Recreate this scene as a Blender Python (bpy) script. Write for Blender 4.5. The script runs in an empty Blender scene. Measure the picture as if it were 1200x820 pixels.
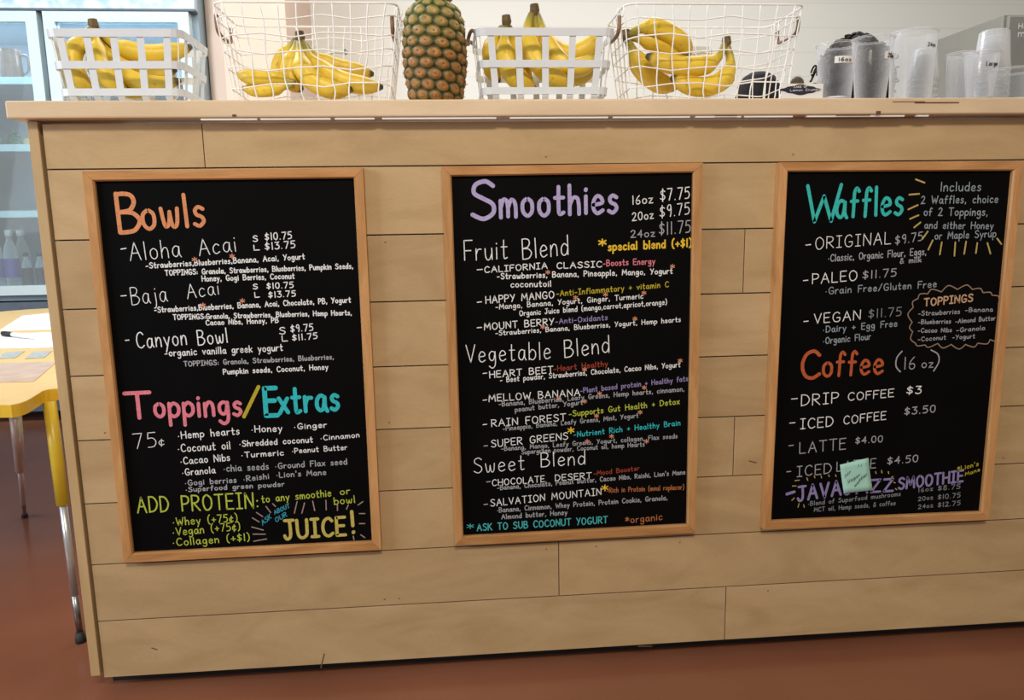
import bpy, math, random
from mathutils import Vector, Matrix
random.seed(4)
S = bpy.context.scene
COL = S.collection
PI = math.pi

# ------------------------------------------------------------------ camera
CAM = Vector((-0.2430, -1.4624, 0.2653))
FPX = 890.73
YAW, PIT, ROL = 0.0802, 0.1638, 0.0163
def _axes():
    cy, sy, cp, sp = math.cos(YAW), math.sin(YAW), math.cos(PIT), math.sin(PIT)
    f = Vector((sy*cp, cy*cp, -sp)); r = Vector((cy, -sy, 0)); d = f.cross(r)
    c, s = math.cos(ROL), math.sin(ROL)
    return c*r + s*d, -s*r + c*d, f
RGT, DWN, FWD = _axes()
cam = bpy.data.cameras.new('camera'); camo = bpy.data.objects.new('camera', cam); COL.objects.link(camo)
cam.sensor_fit = 'HORIZONTAL'; cam.sensor_width = 36.0; cam.lens = 36.0*FPX/1200.0
cam.clip_start = 0.02; cam.clip_end = 100
m = Matrix((( RGT.x, -DWN.x, -FWD.x, CAM.x), (RGT.y, -DWN.y, -FWD.y, CAM.y), (RGT.z, -DWN.z, -FWD.z, CAM.z), (0, 0, 0, 1)))
camo.matrix_world = m
S.camera = camo

def ray(x, y): return FWD + RGT*((x-600)/FPX) + DWN*((y-410)/FPX)
def at(x, y, Y=0.0):
    v = ray(x, y); return CAM + v*((Y-CAM.y)/v.y)
def atz(x, y, Z):
    v = ray(x, y); return CAM + v*((Z-CAM.z)/v.z)
def mpp(Y):  # metres per pixel about the middle of the plane y = Y
    return (at(601, 300, Y) - at(600, 300, Y)).length

# ------------------------------------------------------------------ world, lamps, exposure
S.view_settings.view_transform = 'Standard'; S.view_settings.look = 'None'
S.view_settings.gamma = 1.0; S.view_settings.use_curve_mapping = False
S.view_settings.exposure = 0.0
W = bpy.data.worlds.new('world'); S.world = W; W.use_nodes = True
W.node_tree.nodes['Background'].inputs[0].default_value = (1.0, 0.95, 0.89, 1)
W.node_tree.nodes['Background'].inputs[1].default_value = 0.31
def area(name, loc, target, sx, sy, power, col):
    l = bpy.data.lights.new(name, 'AREA'); l.shape = 'RECTANGLE'; l.size = sx; l.size_y = sy; l.energy = power; l.color = col
    o = bpy.data.objects.new(name, l); COL.objects.link(o); o.location = loc
    o.rotation_euler = (Vector(target)-Vector(loc)).to_track_quat('-Z', 'Y').to_euler()
    return o
area('kitchen_ceiling_light', (0.7, 1.45, 2.15), (0.7, 1.65, 0), 3.0, 0.7, 54, (1.0, 0.985, 0.95))
area('fridge_side_ceiling_light', (-1.9, 0.9, 2.15), (-1.9, 1.2, 0), 0.9, 0.9, 40, (0.88, 0.95, 1.0))
area('front_ceiling_light', (-0.2, -2.7, 2.15), (-0.2, 0.0, 0.0), 0.9, 0.35, 62, (1.0, 0.86, 0.66))
area('shop_window_daylight', (-3.4, -1.3, 0.9), (-1.0, 0.2, -0.3), 1.6, 1.4, 62, (0.76, 0.89, 1.0))

# ------------------------------------------------------------------ materials
def nm(name):
    M = bpy.data.materials.new(name); M.use_nodes = True
    nt = M.node_tree; b = nt.nodes['Principled BSDF']
    return M, nt, b
def plain(name, col, rough=0.5, metal=0.0, var=0.08, scale=40, spec=0.5, bump=0.0, trans=0.0):
    M, nt, b = nm(name); N, L = nt.nodes, nt.links
    tc = N.new('ShaderNodeTexCoord'); nz = N.new('ShaderNodeTexNoise'); nz.inputs['Scale'].default_value = scale; nz.inputs['Detail'].default_value = 4
    L.new(tc.outputs['Object'], nz.inputs['Vector'])
    r = N.new('ShaderNodeValToRGB')
    r.color_ramp.elements[0].position = 0.3; r.color_ramp.elements[1].position = 0.7
    r.color_ramp.elements[0].color = (*[c*(1-var) for c in col], 1); r.color_ramp.elements[1].color = (*[min(1, c*(1+var)) for c in col], 1)
    L.new(nz.outputs['Fac'], r.inputs['Fac']); L.new(r.outputs['Color'], b.inputs['Base Color'])
    b.inputs['Roughness'].default_value = rough; b.inputs['Metallic'].default_value = metal
    b.inputs['Specular IOR Level'].default_value = spec; b.inputs['Transmission Weight'].default_value = trans
    if bump:
        bp = N.new('ShaderNodeBump'); bp.inputs['Strength'].default_value = bump; bp.inputs['Distance'].default_value = 0.002
        L.new(nz.outputs['Fac'], bp.inputs['Height']); L.new(bp.outputs['Normal'], b.inputs['Normal'])
    return M
def wood(name, c0, c1, c2, stretch, rough=0.45, fine=60, blotch=2.2, objvar=0.12, grain=0.15):
    M, nt, b = nm(name); N, L = nt.nodes, nt.links
    tc = N.new('ShaderNodeTexCoord'); oi = N.new('ShaderNodeObjectInfo')
    off = N.new('ShaderNodeVectorMath'); off.operation = 'SCALE'; off.inputs[0].default_value = (7.3, 3.1, 5.7)
    L.new(oi.outputs['Random'], off.inputs['Scale'])
    ad = N.new('ShaderNodeVectorMath'); L.new(tc.outputs['Object'], ad.inputs[0]); L.new(off.outputs[0], ad.inputs[1])
    mp = N.new('ShaderNodeMapping'); mp.inputs['Scale'].default_value = stretch; L.new(ad.outputs[0], mp.inputs['Vector'])
    n1 = N.new('ShaderNodeTexNoise'); n1.inputs['Scale'].default_value = blotch; n1.inputs['Detail'].default_value = 5; n1.inputs['Distortion'].default_value = 1.4
    L.new(mp.outputs[0], n1.inputs['Vector'])
    mp2 = N.new('ShaderNodeMapping'); mp2.inputs['Scale'].default_value = [s*s*1.0 if s > 1 else s for s in stretch]; L.new(ad.outputs[0], mp2.inputs['Vector'])
    n2 = N.new('ShaderNodeTexNoise'); n2.inputs['Scale'].default_value = fine; n2.inputs['Detail'].default_value = 3; L.new(mp2.outputs[0], n2.inputs['Vector'])
    r = N.new('ShaderNodeValToRGB'); e = r.color_ramp.elements
    e[0].position = 0.28; e[0].color = (*c0, 1); e[1].position = 0.74; e[1].color = (*c2, 1); k = e.new(0.52); k.color = (*c1, 1)
    L.new(n1.outputs['Fac'], r.inputs['Fac'])
    mx = N.new('ShaderNodeMix'); mx.data_type = 'RGBA'; mx.blend_type = 'MULTIPLY'; mx.inputs['Factor'].default_value = grain
    r2 = N.new('ShaderNodeValToRGB'); r2.color_ramp.elements[0].position = 0.3; r2.color_ramp.elements[0].color = (0.62, 0.55, 0.48, 1); r2.color_ramp.elements[1].position = 0.6; r2.color_ramp.elements[1].color = (1, 1, 1, 1)
    L.new(n2.outputs['Fac'], r2.inputs['Fac']); L.new(r.outputs['Color'], mx.inputs['A']); L.new(r2.outputs['Color'], mx.inputs['B'])
    hv = N.new('ShaderNodeHueSaturation'); mr = N.new('ShaderNodeMapRange'); mr.inputs['To Min'].default_value = 1-objvar; mr.inputs['To Max'].default_value = 1+objvar*0.6
    L.new(oi.outputs['Random'], mr.inputs['Value']); L.new(mr.outputs[0], hv.inputs['Value']); L.new(mx.outputs['Result'], hv.inputs['Color'])
    L.new(hv.outputs['Color'], b.inputs['Base Color'])
    b.inputs['Roughness'].default_value = rough; b.inputs['Specular IOR Level'].default_value = 0.35
    return M

PLY = wood('birch_plywood', (0.44, 0.30, 0.155), (0.51, 0.358, 0.192), (0.56, 0.405, 0.228), (1.3, 1.0, 3.6), objvar=0.09, blotch=3.0)
PLYV = wood('birch_plywood_edge', (0.44, 0.30, 0.14), (0.52, 0.365, 0.19), (0.58, 0.42, 0.235), (3.5, 3.5, 0.6))
TOPW = wood('pale_timber_top', (0.60, 0.455, 0.30), (0.69, 0.54, 0.37), (0.77, 0.62, 0.45), (0.8, 2.5, 4.0), rough=0.4)
OAKH = wood('oak_frame_grain_across', (0.43, 0.205, 0.072), (0.54, 0.275, 0.105), (0.63, 0.35, 0.15), (0.7, 5, 5), rough=0.4, fine=40, blotch=6, grain=0.45)
OAKV = wood('oak_frame_grain_upright', (0.46, 0.225, 0.082), (0.57, 0.30, 0.118), (0.66, 0.37, 0.16), (5, 5, 0.7), rough=0.4, fine=40, blotch=6, grain=0.45)
SLATE = plain('black_slate', (0.0020, 0.0020, 0.0023), 0.6, var=0.2, scale=6, spec=0.06)
WHITEPAINT = plain('white_enamel', (0.72, 0.77, 0.84), 0.35, var=0.03)
WIREPAINT = plain('white_coated_wire', (0.93, 0.93, 0.94), 0.35, var=0.03)
WIREGREY = plain('grey_label_plate', (0.60, 0.62, 0.64), 0.4, var=0.03)
HANDLEW = plain('brown_wood_handle', (0.24, 0.14, 0.085), 0.6, var=0.3, scale=60)
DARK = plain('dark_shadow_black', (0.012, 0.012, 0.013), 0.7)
RUBBER = plain('black_rubber', (0.015, 0.015, 0.017), 0.6)
GAPLIGHT = plain('gap_light_white', (0.9, 0.89, 0.86), 0.5, var=0.03)
CHROME = plain('chrome_tube', (0.58, 0.61, 0.66), 0.32, metal=0.75, var=0.04)
STEELD = plain('dull_steel', (0.30, 0.30, 0.33), 0.35, metal=1.0, var=0.1)
TABLEY = plain('yellow_laminate', (0.80, 0.53, 0.20), 0.35, var=0.04, scale=20)
EDGEY = plain('yellow_edge_band', (0.72, 0.46, 0.03), 0.35, var=0.04)
LEGY = plain('yellow_leg_paint', (0.62, 0.44, 0.03), 0.35, var=0.04)
PAPER = plain('white_paper', (0.85, 0.85, 0.86), 0.7, var=0.02)
INK = plain('grey_print', (0.35, 0.36, 0.42), 0.7, var=0.2)
CARD = plain('grey_card', (0.42, 0.44, 0.43), 0.4, var=0.25, scale=80)
LAMI = plain('pinkish_laminate', (0.66, 0.47, 0.36), 0.25, var=0.12, scale=18)
LAMI2 = plain('pale_orange_patch', (0.75, 0.50, 0.33), 0.3, var=0.2, scale=30)
FRIDGE = plain('pale_blue_fridge_frame', (0.60, 0.73, 0.77), 0.35, var=0.03)
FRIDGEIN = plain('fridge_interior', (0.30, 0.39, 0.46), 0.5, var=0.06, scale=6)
SHELFM = plain('pale_shelf_front', (0.58, 0.75, 0.79), 0.4, var=0.03)
GRILLE = plain('dark_blue_grey_kick', (0.10, 0.13, 0.17), 0.5, var=0.1)
PEACH = plain('peach_wall_paint', (0.80, 0.62, 0.51), 0.7, var=0.03, scale=4)
GREYBOX = plain('brushed_grey_metal', (0.27, 0.27, 0.25), 0.45, metal=0.25, var=0.05, scale=8)
WHITEINK = plain('white_letters', (0.75, 0.75, 0.74), 0.6)
BLACKINK = plain('black_marker_ink', (0.02, 0.02, 0.025), 0.6)
NAVY = plain('navy_print', (0.015, 0.017, 0.045), 0.5)
STICKER = plain('white_sticker', (0.86, 0.86, 0.87), 0.6, var=0.02)
NOTE = plain('mint_paper', (0.36, 0.66, 0.58), 0.7, var=0.05, scale=20)
HAIR = plain('dark_brown_hair', (0.012, 0.007, 0.006), 0.6, var=0.4, scale=120, spec=0.2)
SKIN = plain('skin', (0.36, 0.20, 0.14), 0.5, var=0.05)
SHIRT = plain('dark_blue_cloth', (0.03, 0.04, 0.08), 0.8, var=0.1)
TROUSER = plain('charcoal_cloth', (0.02, 0.02, 0.025), 0.8, var=0.1)
CLOTHBLK = plain('black_cloth', (0.010, 0.010, 0.016), 0.8, var=0.3, scale=90, bump=0.3)
FUZZ = plain('brown_fuzz', (0.10, 0.075, 0.045), 0.9, var=0.3, scale=90)
GREENS = plain('green_produce', (0.10, 0.26, 0.16), 0.6, var=0.4, scale=30)
YELBOX = plain('yellow_carton', (0.62, 0.50, 0.20), 0.6)
PURPLE = plain('purple_label', (0.09, 0.06, 0.34), 0.5)
BLACKLBL = plain('black_label', (0.02, 0.02, 0.025), 0.5, var=0.3, scale=60)
AMBER = plain('brown_drink', (0.20, 0.11, 0.08), 0.3, var=0.2, scale=30)
def chalk(name, col):
    return plain('chalk_'+name, col, 0.85, var=0.16, scale=260, spec=0.2)
CH = {k: chalk(k, c) for k, c in dict(
    white=(0.78, 0.80, 0.83), dim=(0.36, 0.38, 0.42), grey=(0.22, 0.24, 0.27), blue=(0.28, 0.34, 0.40), orange=(0.66, 0.27, 0.13), salmon=(0.62, 0.25, 0.15), pink=(0.70, 0.20, 0.27),
    yellow=(0.75, 0.50, 0.04), mustard=(0.46, 0.38, 0.03), lime=(0.42, 0.50, 0.06), cyan=(0.03, 0.48, 0.54), teal=(0.04, 0.50, 0.48), aqua=(0.06, 0.42, 0.46), skyblue=(0.04, 0.30, 0.42), lavender=(0.43, 0.38, 0.66), violet=(0.26, 0.22, 0.45),
    red=(0.30, 0.05, 0.025), rust=(0.40, 0.14, 0.05), coffee=(0.47, 0.10, 0.035), ray=(0.34, 0.24, 0.22), tan=(0.55, 0.35, 0.22), outline=(0.30, 0.21, 0.15), gold=(0.50, 0.42, 0.10), rayyellow=(0.50, 0.37, 0.12)).items()}
def floor_mat():
    M, nt, b = nm('terracotta_stained_floor'); N, L = nt.nodes, nt.links
    tc = N.new('ShaderNodeTexCoord'); n = N.new('ShaderNodeTexNoise'); n.inputs['Scale'].default_value = 2.2; n.inputs['Detail'].default_value = 8
    L.new(tc.outputs['Object'], n.inputs['Vector'])
    r = N.new('ShaderNodeValToRGB'); e = r.color_ramp.elements
    e[0].position = 0.3; e[0].color = (0.215, 0.080, 0.045, 1); e[1].position = 0.72; e[1].color = (0.29, 0.113, 0.064, 1)
    L.new(n.outputs['Fac'], r.inputs['Fac']); L.new(r.outputs['Color'], b.inputs['Base Color'])
    b.inputs['Roughness'].default_value = 0.24; b.inputs['Specular IOR Level'].default_value = 0.65
    return M
def wall_mat():
    M, nt, b = nm('white_board_wall'); N, L = nt.nodes, nt.links
    tc = N.new('ShaderNodeTexCoord'); sp = N.new('ShaderNodeSeparateXYZ'); L.new(tc.outputs['Object'], sp.inputs[0])
    mu = N.new('ShaderNodeMath'); mu.operation = 'MULTIPLY'; mu.inputs[1].default_value = 1/0.14; L.new(sp.outputs['Z'], mu.inputs[0])
    fr = N.new('ShaderNodeMath'); fr.operation = 'FRACT'; L.new(mu.outputs[0], fr.inputs[0])
    r = N.new('ShaderNodeValToRGB'); e = r.color_ramp.elements
    e[0].position = 0.0; e[0].color = (0.70, 0.70, 0.66, 1); e[1].position = 0.06; e[1].color = (0.80, 0.80, 0.755, 1)
    L.new(fr.outputs[0], r.inputs['Fac']); L.new(r.outputs['Color'], b.inputs['Base Color']); b.inputs['Roughness'].default_value = 0.5
    return M
def clear_mat(name, tint, milk, rough=0.08, base=(0.9, 0.92, 0.94), mx_=0.75):
    M, nt, b = nm(name); N, L = nt.nodes, nt.links
    b.inputs['Base Color'].default_value = (*base, 1); b.inputs['Roughness'].default_value = rough
    tr = N.new('ShaderNodeBsdfTransparent'); tr.inputs['Color'].default_value = (*tint, 1)
    lw = N.new('ShaderNodeLayerWeight'); lw.inputs['Blend'].default_value = 0.35
    ns = N.new('ShaderNodeTexNoise'); ns.inputs['Scale'].default_value = 30
    mr = N.new('ShaderNodeMapRange'); mr.inputs['To Min'].default_value = milk; mr.inputs['To Max'].default_value = min(1, milk+mx_)
    L.new(lw.outputs['Facing'], mr.inputs['Value'])
    mx = N.new('ShaderNodeMixShader'); L.new(mr.outputs[0], mx.inputs['Fac']); L.new(tr.outputs[0], mx.inputs[1]); L.new(b.outputs[0], mx.inputs[2])
    L.new(mx.outputs[0], N['Material Output'].inputs['Surface'])
    return M
CUP = clear_mat('clear_plastic', (0.97, 0.98, 1.0), 0.03, mx_=0.55)
CUPFROST = clear_mat('frosted_plastic', (0.97, 0.98, 1.0), 0.10, mx_=0.50)
GLASS = clear_mat('door_glass', (0.86, 0.95, 0.98), 0.06, 0.03)
BOTTLE = clear_mat('clear_bottle', (0.90, 0.93, 0.97), 0.2)
def cloud_mat():
    M, nt, b = nm('blue_cloud_header'); N, L = nt.nodes, nt.links
    tc = N.new('ShaderNodeTexCoord'); n = N.new('ShaderNodeTexNoise'); n.inputs['Scale'].default_value = 14; n.inputs['Detail'].default_value = 5
    L.new(tc.outputs['Object'], n.inputs['Vector']); r = N.new('ShaderNodeValToRGB'); e = r.color_ramp.elements
    e[0].position = 0.38; e[0].color = (0.42, 0.60, 0.80, 1); e[1].position = 0.62; e[1].color = (0.85, 0.93, 1, 1)
    L.new(n.outputs['Fac'], r.inputs['Fac']); L.new(r.outputs['Color'], b.inputs['Base Color']); b.inputs['Roughness'].default_value = 0.3
    return M
def along_mat():
    M, nt, b = nm('banana_skin'); N, L = nt.nodes, nt.links
    a = N.new('ShaderNodeAttribute'); a.attribute_name = 'along'
    r = N.new('ShaderNodeValToRGB'); e = r.color_ramp.elements
    e[0].position = 0.0; e[0].color = (0.22, 0.17, 0.05, 1); e[1].position = 1.0; e[1].color = (0.05, 0.035, 0.015, 1)
    for p, c in ((0.10, (0.42, 0.36, 0.05)), (0.22, (0.76, 0.54, 0.045)), (0.6, (0.84, 0.58, 0.05)), (0.93, (0.70, 0.48, 0.05)), (0.965, (0.10, 0.07, 0.02))):
        k = e.new(p); k.color = (*c, 1)
    L.new(a.outputs['Fac'], r.inputs['Fac'])
    tc = N.new('ShaderNodeTexCoord'); n = N.new('ShaderNodeTexNoise'); n.inputs['Scale'].default_value = 60; n.inputs['Detail'].default_value = 5
    L.new(tc.outputs['Object'], n.inputs['Vector'])
    r2 = N.new('ShaderNodeValToRGB'); r2.color_ramp.elements[0].position = 0.28; r2.color_ramp.elements[0].color = (0.45, 0.35, 0.2, 1); r2.color_ramp.elements[1].position = 0.40; r2.color_ramp.elements[1].color = (1, 1, 1, 1)
    L.new(n.outputs['Fac'], r2.inputs['Fac'])
    mx = N.new('ShaderNodeMix'); mx.data_type = 'RGBA'; mx.blend_type = 'MULTIPLY'; mx.inputs['Factor'].default_value = 0.6
    L.new(r.outputs['Color'], mx.inputs['A']); L.new(r2.outputs['Color'], mx.inputs['B']); L.new(mx.outputs['Result'], b.inputs['Base Color'])
    b.inputs['Roughness'].default_value = 0.42
    return M
BANANA = along_mat()
BSTEM = plain('banana_crown_brown', (0.13, 0.085, 0.03), 0.7, var=0.4, scale=90)
def pine_mat():
    M, nt, b = nm('pineapple_rind'); N, L = nt.nodes, nt.links
    a = N.new('ShaderNodeAttribute'); a.attribute_name = 'along'     # 0 at an eye's centre, 1 in the groove
    h = N.new('ShaderNodeAttribute'); h.attribute_name = 'ripe'      # height on the fruit
    r = N.new('ShaderNodeValToRGB'); e = r.color_ramp.elements
    e[0].position = 0.0; e[0].color = (0.16, 0.06, 0.02, 1); e[1].position = 1.0; e[1].color = (0.018, 0.018, 0.006, 1)
    for p, c in ((0.14, (0.40, 0.19, 0.07)), (0.45, (0.36, 0.155, 0.038)), (0.72, (0.24, 0.14, 0.028)), (0.86, (0.06, 0.06, 0.012))): k = e.new(p); k.color = (*c, 1)
    g = N.new('ShaderNodeValToRGB'); e = g.color_ramp.elements
    e[0].position = 0.0; e[0].color = (0.30, 0.19, 0.07, 1); e[1].position = 1.0; e[1].color = (0.03, 0.04, 0.01, 1)
    k = e.new(0.2); k.color = (0.46, 0.34, 0.14, 1); k = e.new(0.55); k.color = (0.34, 0.30, 0.08, 1); k = e.new(0.76); k.color = (0.18, 0.20, 0.04, 1); k = e.new(0.92); k.color = (0.07, 0.09, 0.02, 1)
    L.new(a.outputs['Fac'], r.inputs['Fac']); L.new(a.outputs['Fac'], g.inputs['Fac'])
    mr = N.new('ShaderNodeMapRange'); mr.inputs['From Min'].default_value = 0.45; mr.inputs['From Max'].default_value = 1.0; L.new(h.outputs['Fac'], mr.inputs['Value'])
    mx = N.new('ShaderNodeMix'); mx.data_type = 'RGBA'; L.new(mr.outputs[0], mx.inputs['Factor']); L.new(r.outputs['Color'], mx.inputs['A']); L.new(g.outputs['Color'], mx.inputs['B'])
    tc = N.new('ShaderNodeTexCoord'); n = N.new('ShaderNodeTexNoise'); n.inputs['Scale'].default_value = 130; n.inputs['Detail'].default_value = 4; L.new(tc.outputs['Object'], n.inputs['Vector'])
    m2 = N.new('ShaderNodeMix'); m2.data_type = 'RGBA'; m2.blend_type = 'OVERLAY'; m2.inputs['Factor'].default_value = 0.75
    L.new(mx.outputs['Result'], m2.inputs['A']); L.new(n.outputs['Fac'], m2.inputs['B']); L.new(m2.outputs['Result'], b.inputs['Base Color'])
    b.inputs['Roughness'].default_value = 0.5
    return M
PINE = pine_mat()
PINELEAF = plain('pineapple_leaf', (0.20, 0.14, 0.07), 0.6, var=0.4, scale=30)

# ------------------------------------------------------------------ mesh helpers
class MB:
    def __init__(s): s.v = []; s.f = []; s.a = None; s.b = None
    def add(s, vs, fs):
        o = len(s.v); s.v += [Vector(p) for p in vs]; s.f += [tuple(i+o for i in q) for q in fs]; return s
    def box(s, x0, x1, y0, y1, z0, z1):
        return s.add([(x0,y0,z0),(x1,y0,z0),(x1,y1,z0),(x0,y1,z0),(x0,y0,z1),(x1,y0,z1),(x1,y1,z1),(x0,y1,z1)],
                     [(0,3,2,1),(4,5,6,7),(0,1,5,4),(1,2,6,5),(2,3,7,6),(3,0,4,7)])
    def prism(s, poly, z0, z1):
        n = len(poly)
        s.add([(x,y,z0) for x,y in poly]+[(x,y,z1) for x,y in poly],
              [tuple(reversed(range(n))), tuple(range(n,2*n))]+[(i,(i+1)%n,n+(i+1)%n,n+i) for i in range(n)]); return s
    def tube(s, pts, rad, n=8, caps=True, closed=False, shape=None):
        pts = [Vector(p) for p in pts]; k = len(pts)
        if not isinstance(rad, (list, tuple)): rad = [rad]*k
        up = None; rings = []
        for i, p in enumerate(pts):
            if closed: t = (pts[(i+1)%k]-pts[i-1])
            else: t = pts[min(i+1,k-1)]-pts[max(i-1,0)]
            t = t.normalized() if t.length > 1e-9 else Vector((0,0,1))
            if up is None:
                a = Vector((0,0,1)) if abs(t.z) < 0.9 else Vector((1,0,0)); up = (a-t*a.dot(t)).normalized()
            else:
                q = up-t*up.dot(t); up = q.normalized() if q.length > 1e-6 else up
            w = t.cross(up)
            rings.append([p+(up*math.cos(2*PI*j/n)+w*math.sin(2*PI*j/n))*rad[i]*(shape(j/n) if shape else 1) for j in range(n)])
        fs = []
        for i in range(k if closed else k-1):
            for j in range(n):
                a, b2 = i*n, ((i+1)%k)*n; fs.append((a+j, a+(j+1)%n, b2+(j+1)%n, b2+j))
        if caps and not closed: fs += [tuple(reversed(range(n))), tuple((k-1)*n+j for j in range(n))]
        return s.add([v for r in rings for v in r], fs)
    def lathe(s, prof, c=(0,0,0), n=28, squash=None):
        c = Vector(c); vs = []; k = len(prof)
        for r, z in prof: vs += [c+Vector((r*math.cos(2*PI*j/n), r*math.sin(2*PI*j/n), z)) for j in range(n)]
        fs = [(i*n+j, i*n+(j+1)%n, (i+1)*n+(j+1)%n, (i+1)*n+j) for i in range(k-1) for j in range(n)]
        if prof[0][0] > 1e-6: pass
        return s.add(vs, fs)
    def ball(s, c, rx, ry, rz, n=16, m2=10):
        prof = [(math.sin(PI*i/m2), -math.cos(PI*i/m2)) for i in range(m2+1)]
        c = Vector(c); vs = []
        for r, z in prof: vs += [c+Vector((r*rx*math.cos(2*PI*j/n), r*ry*math.sin(2*PI*j/n), z*rz)) for j in range(n)]
        fs = [(i*n+j, i*n+(j+1)%n, (i+1)*n+(j+1)%n, (i+1)*n+j) for i in range(m2) for j in range(n)]
        return s.add(vs, fs)
    def build(s, name, mat, parent=None, smooth=False, origin=None, bevel=0, label=None):
        me = bpy.data.meshes.new(name); o = bpy.data.objects.new(name, me); COL.objects.link(o)
        if parent is not None:
            root = parent
            while root.parent: root = root.parent
            inv = (Matrix.Translation(root.location) @ root.rotation_euler.to_matrix().to_4x4()).inverted()
            vs = [inv @ v for v in s.v]; o.parent = parent
        else:
            og = Vector(origin) if origin is not None else Vector((0,0,0)); o.location = og; vs = [v-og for v in s.v]
        me.from_pydata([tuple(v) for v in vs], [], s.f); me.materials.append(mat)
        if smooth:
            for p in me.polygons: p.use_smooth = True
        for nme, dat in (('along', s.a), ('ripe', s.b)):
            if dat:
                at_ = me.attributes.new(nme, 'FLOAT', 'POINT'); at_.data.foreach_set('value', dat)
        if bevel:
            bv = o.modifiers.new('bevel', 'BEVEL'); bv.width = bevel; bv.segments = 2; bv.limit_method = 'ANGLE'
        me.update()
        if label: o['label'] = label
        return o
def thing(name, label, cat, loc=(0,0,0), rot=(0,0,0), group=None):
    o = bpy.data.objects.new(name, None); COL.objects.link(o); o.empty_display_size = 0.05
    o.location = loc; o.rotation_euler = rot; return tag(o, label, cat, group)
def tag(o, label, cat, group=None):
    o['label'] = label; o['category'] = cat
    if group: o['group'] = group
    return o
def struct(o): o['kind'] = 'structure'; return o
def spline(P, n=8, closed=False):
    P = [Vector(p) for p in P]; k = len(P); out = []
    for i in range(k if closed else k-1):
        if closed: a, b, c, d = P[(i-1)%k], P[i], P[(i+1)%k], P[(i+2)%k]
        else: a, b, c, d = P[max(i-1,0)], P[i], P[i+1], P[min(i+2,k-1)]
        for j in range(n):
            t = j/n; out.append(0.5*((2*b)+(c-a)*t+(2*a-5*b+4*c-d)*t*t+(3*b-a-3*c+d)*t**3))
    if not closed: out.append(P[-1])
    return out

# ------------------------------------------------------------------ handwriting: one pen stroke font
G = {}
def g(ch, w, s): G[ch] = (w, s)
g('A',66,'0,0 33,100 66,0;13,38 54,38'); g('B',56,'0,0 0,100;~0,100 20,101 40,95 46,77 34,58 16,54 0,53;~0,53 20,53 42,48 57,28 42,5 20,0 0,0')
g('C',60,'~58,84 40,100 14,88 2,50 12,12 36,0 60,14'); g('D',60,'0,0 0,100;~0,100 38,93 60,52 40,10 0,0')
g('E',50,'50,100 0,100 0,0 50,0;0,53 42,53'); g('F',48,'50,100 0,100 0,0;0,52 40,52')
g('G',64,'~58,84 40,100 14,88 2,50 14,10 40,0 60,14 62,42;62,42 36,42'); g('H',60,'0,100 0,0;60,100 60,0;0,52 60,52')
g('I',40,'0,100 40,100;20,100 20,0;0,0 40,0'); g('J',52,'6,100 56,100;~34,100 36,30 28,4 10,0 0,18')
g('K',56,'0,0 0,100;52,100 0,44;16,58 56,0'); g('L',48,'0,100 0,0 48,0'); g('M',76,'0,0 8,100 38,30 68,100 76,0')
g('N',60,'0,0 2,100 58,0 60,100'); g('O',66,'~33,100 8,82 2,42 16,4 40,0 62,26 62,72 33,100')
g('P',50,'0,0 0,100;~0,100 40,95 51,72 36,50 0,46'); g('R',56,'0,0 0,100;~0,100 40,95 51,74 36,54 0,48;14,48 56,0')
g('S',54,'~52,87 34,100 10,92 6,70 28,54 50,38 50,14 26,0 0,13'); g('T',60,'0,100 60,100;30,100 30,0')
g('U',60,'~0,100 2,30 14,4 34,0 54,16 58,50 58,100'); g('V',60,'0,100 30,0 60,100'); g('W',84,'0,100 20,0 42,70 62,0 84,100')
g('X',56,'0,100 56,0;56,100 0,0'); g('Y',56,'0,100 28,50;56,100 18,0'); g('Z',54,'0,100 54,100 0,0 56,0')
g('a',48,'~40,52 22,60 4,44 2,16 18,0 34,12 42,56;~42,56 42,18 52,0'); g('b',44,'0,100 0,0;~0,38 20,60 42,46 42,16 22,0 0,12')
g('c',42,'~40,50 22,60 4,44 2,18 18,0 42,10'); g('d',46,'~42,46 22,60 4,44 2,16 18,0 36,10 43,34;44,100 44,0')
g('e',44,'~3,30 40,36 36,54 18,60 3,40 4,14 20,0 43,10'); g('f',36,'~38,90 26,101 15,86 13,40 11,0;0,56 32,56')
g('g',46,'~41,52 22,60 4,46 4,20 18,6 34,16 42,58;~42,58 44,0 38,-28 20,-38 2,-26'); g('h',42,'0,100 0,0;~0,30 14,56 32,56 39,36 40,0')
g('i',8,'3,58 3,0;3,80 4,83'); g('j',24,'~18,58 20,0 12,-30 0,-32;18,80 19,83'); g('k',42,'0,100 0,0;38,58 2,24;12,32 42,0'); g('l',8,'2,100 4,0')
g('m',66,'0,58 0,0;~0,30 12,58 26,54 31,30 31,0;~31,30 44,58 58,54 64,34 64,0'); g('n',42,'0,58 0,0;~0,30 16,58 32,56 39,36 40,0')
g('o',46,'~23,60 4,46 4,16 23,0 42,14 42,46 23,60'); g('p',44,'0,58 0,-40;~0,40 20,60 42,46 42,16 22,0 0,12'); g('q',44,'~40,50 22,60 4,44 4,16 20,0 40,14;42,58 42,-40')
g('r',32,'0,58 0,0;~0,28 12,54 32,56'); g('s',36,'~34,53 18,60 5,50 10,36 28,28 34,14 18,0 0,7'); g('t',38,'~16,94 15,20 20,0 36,5;0,60 36,60')
g('u',44,'~0,58 2,18 14,0 30,6 40,30;42,58 43,0'); g('v',42,'0,58 20,0 42,58'); g('w',62,'~0,58 8,10 16,0 26,12 31,46;~31,46 36,10 46,0 56,14 60,58')
g('x',42,'0,58 42,0;42,58 0,0'); g('y',44,'0,58 22,4;44,58 10,-38'); g('z',40,'0,58 40,58 0,0 42,0')
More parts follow.
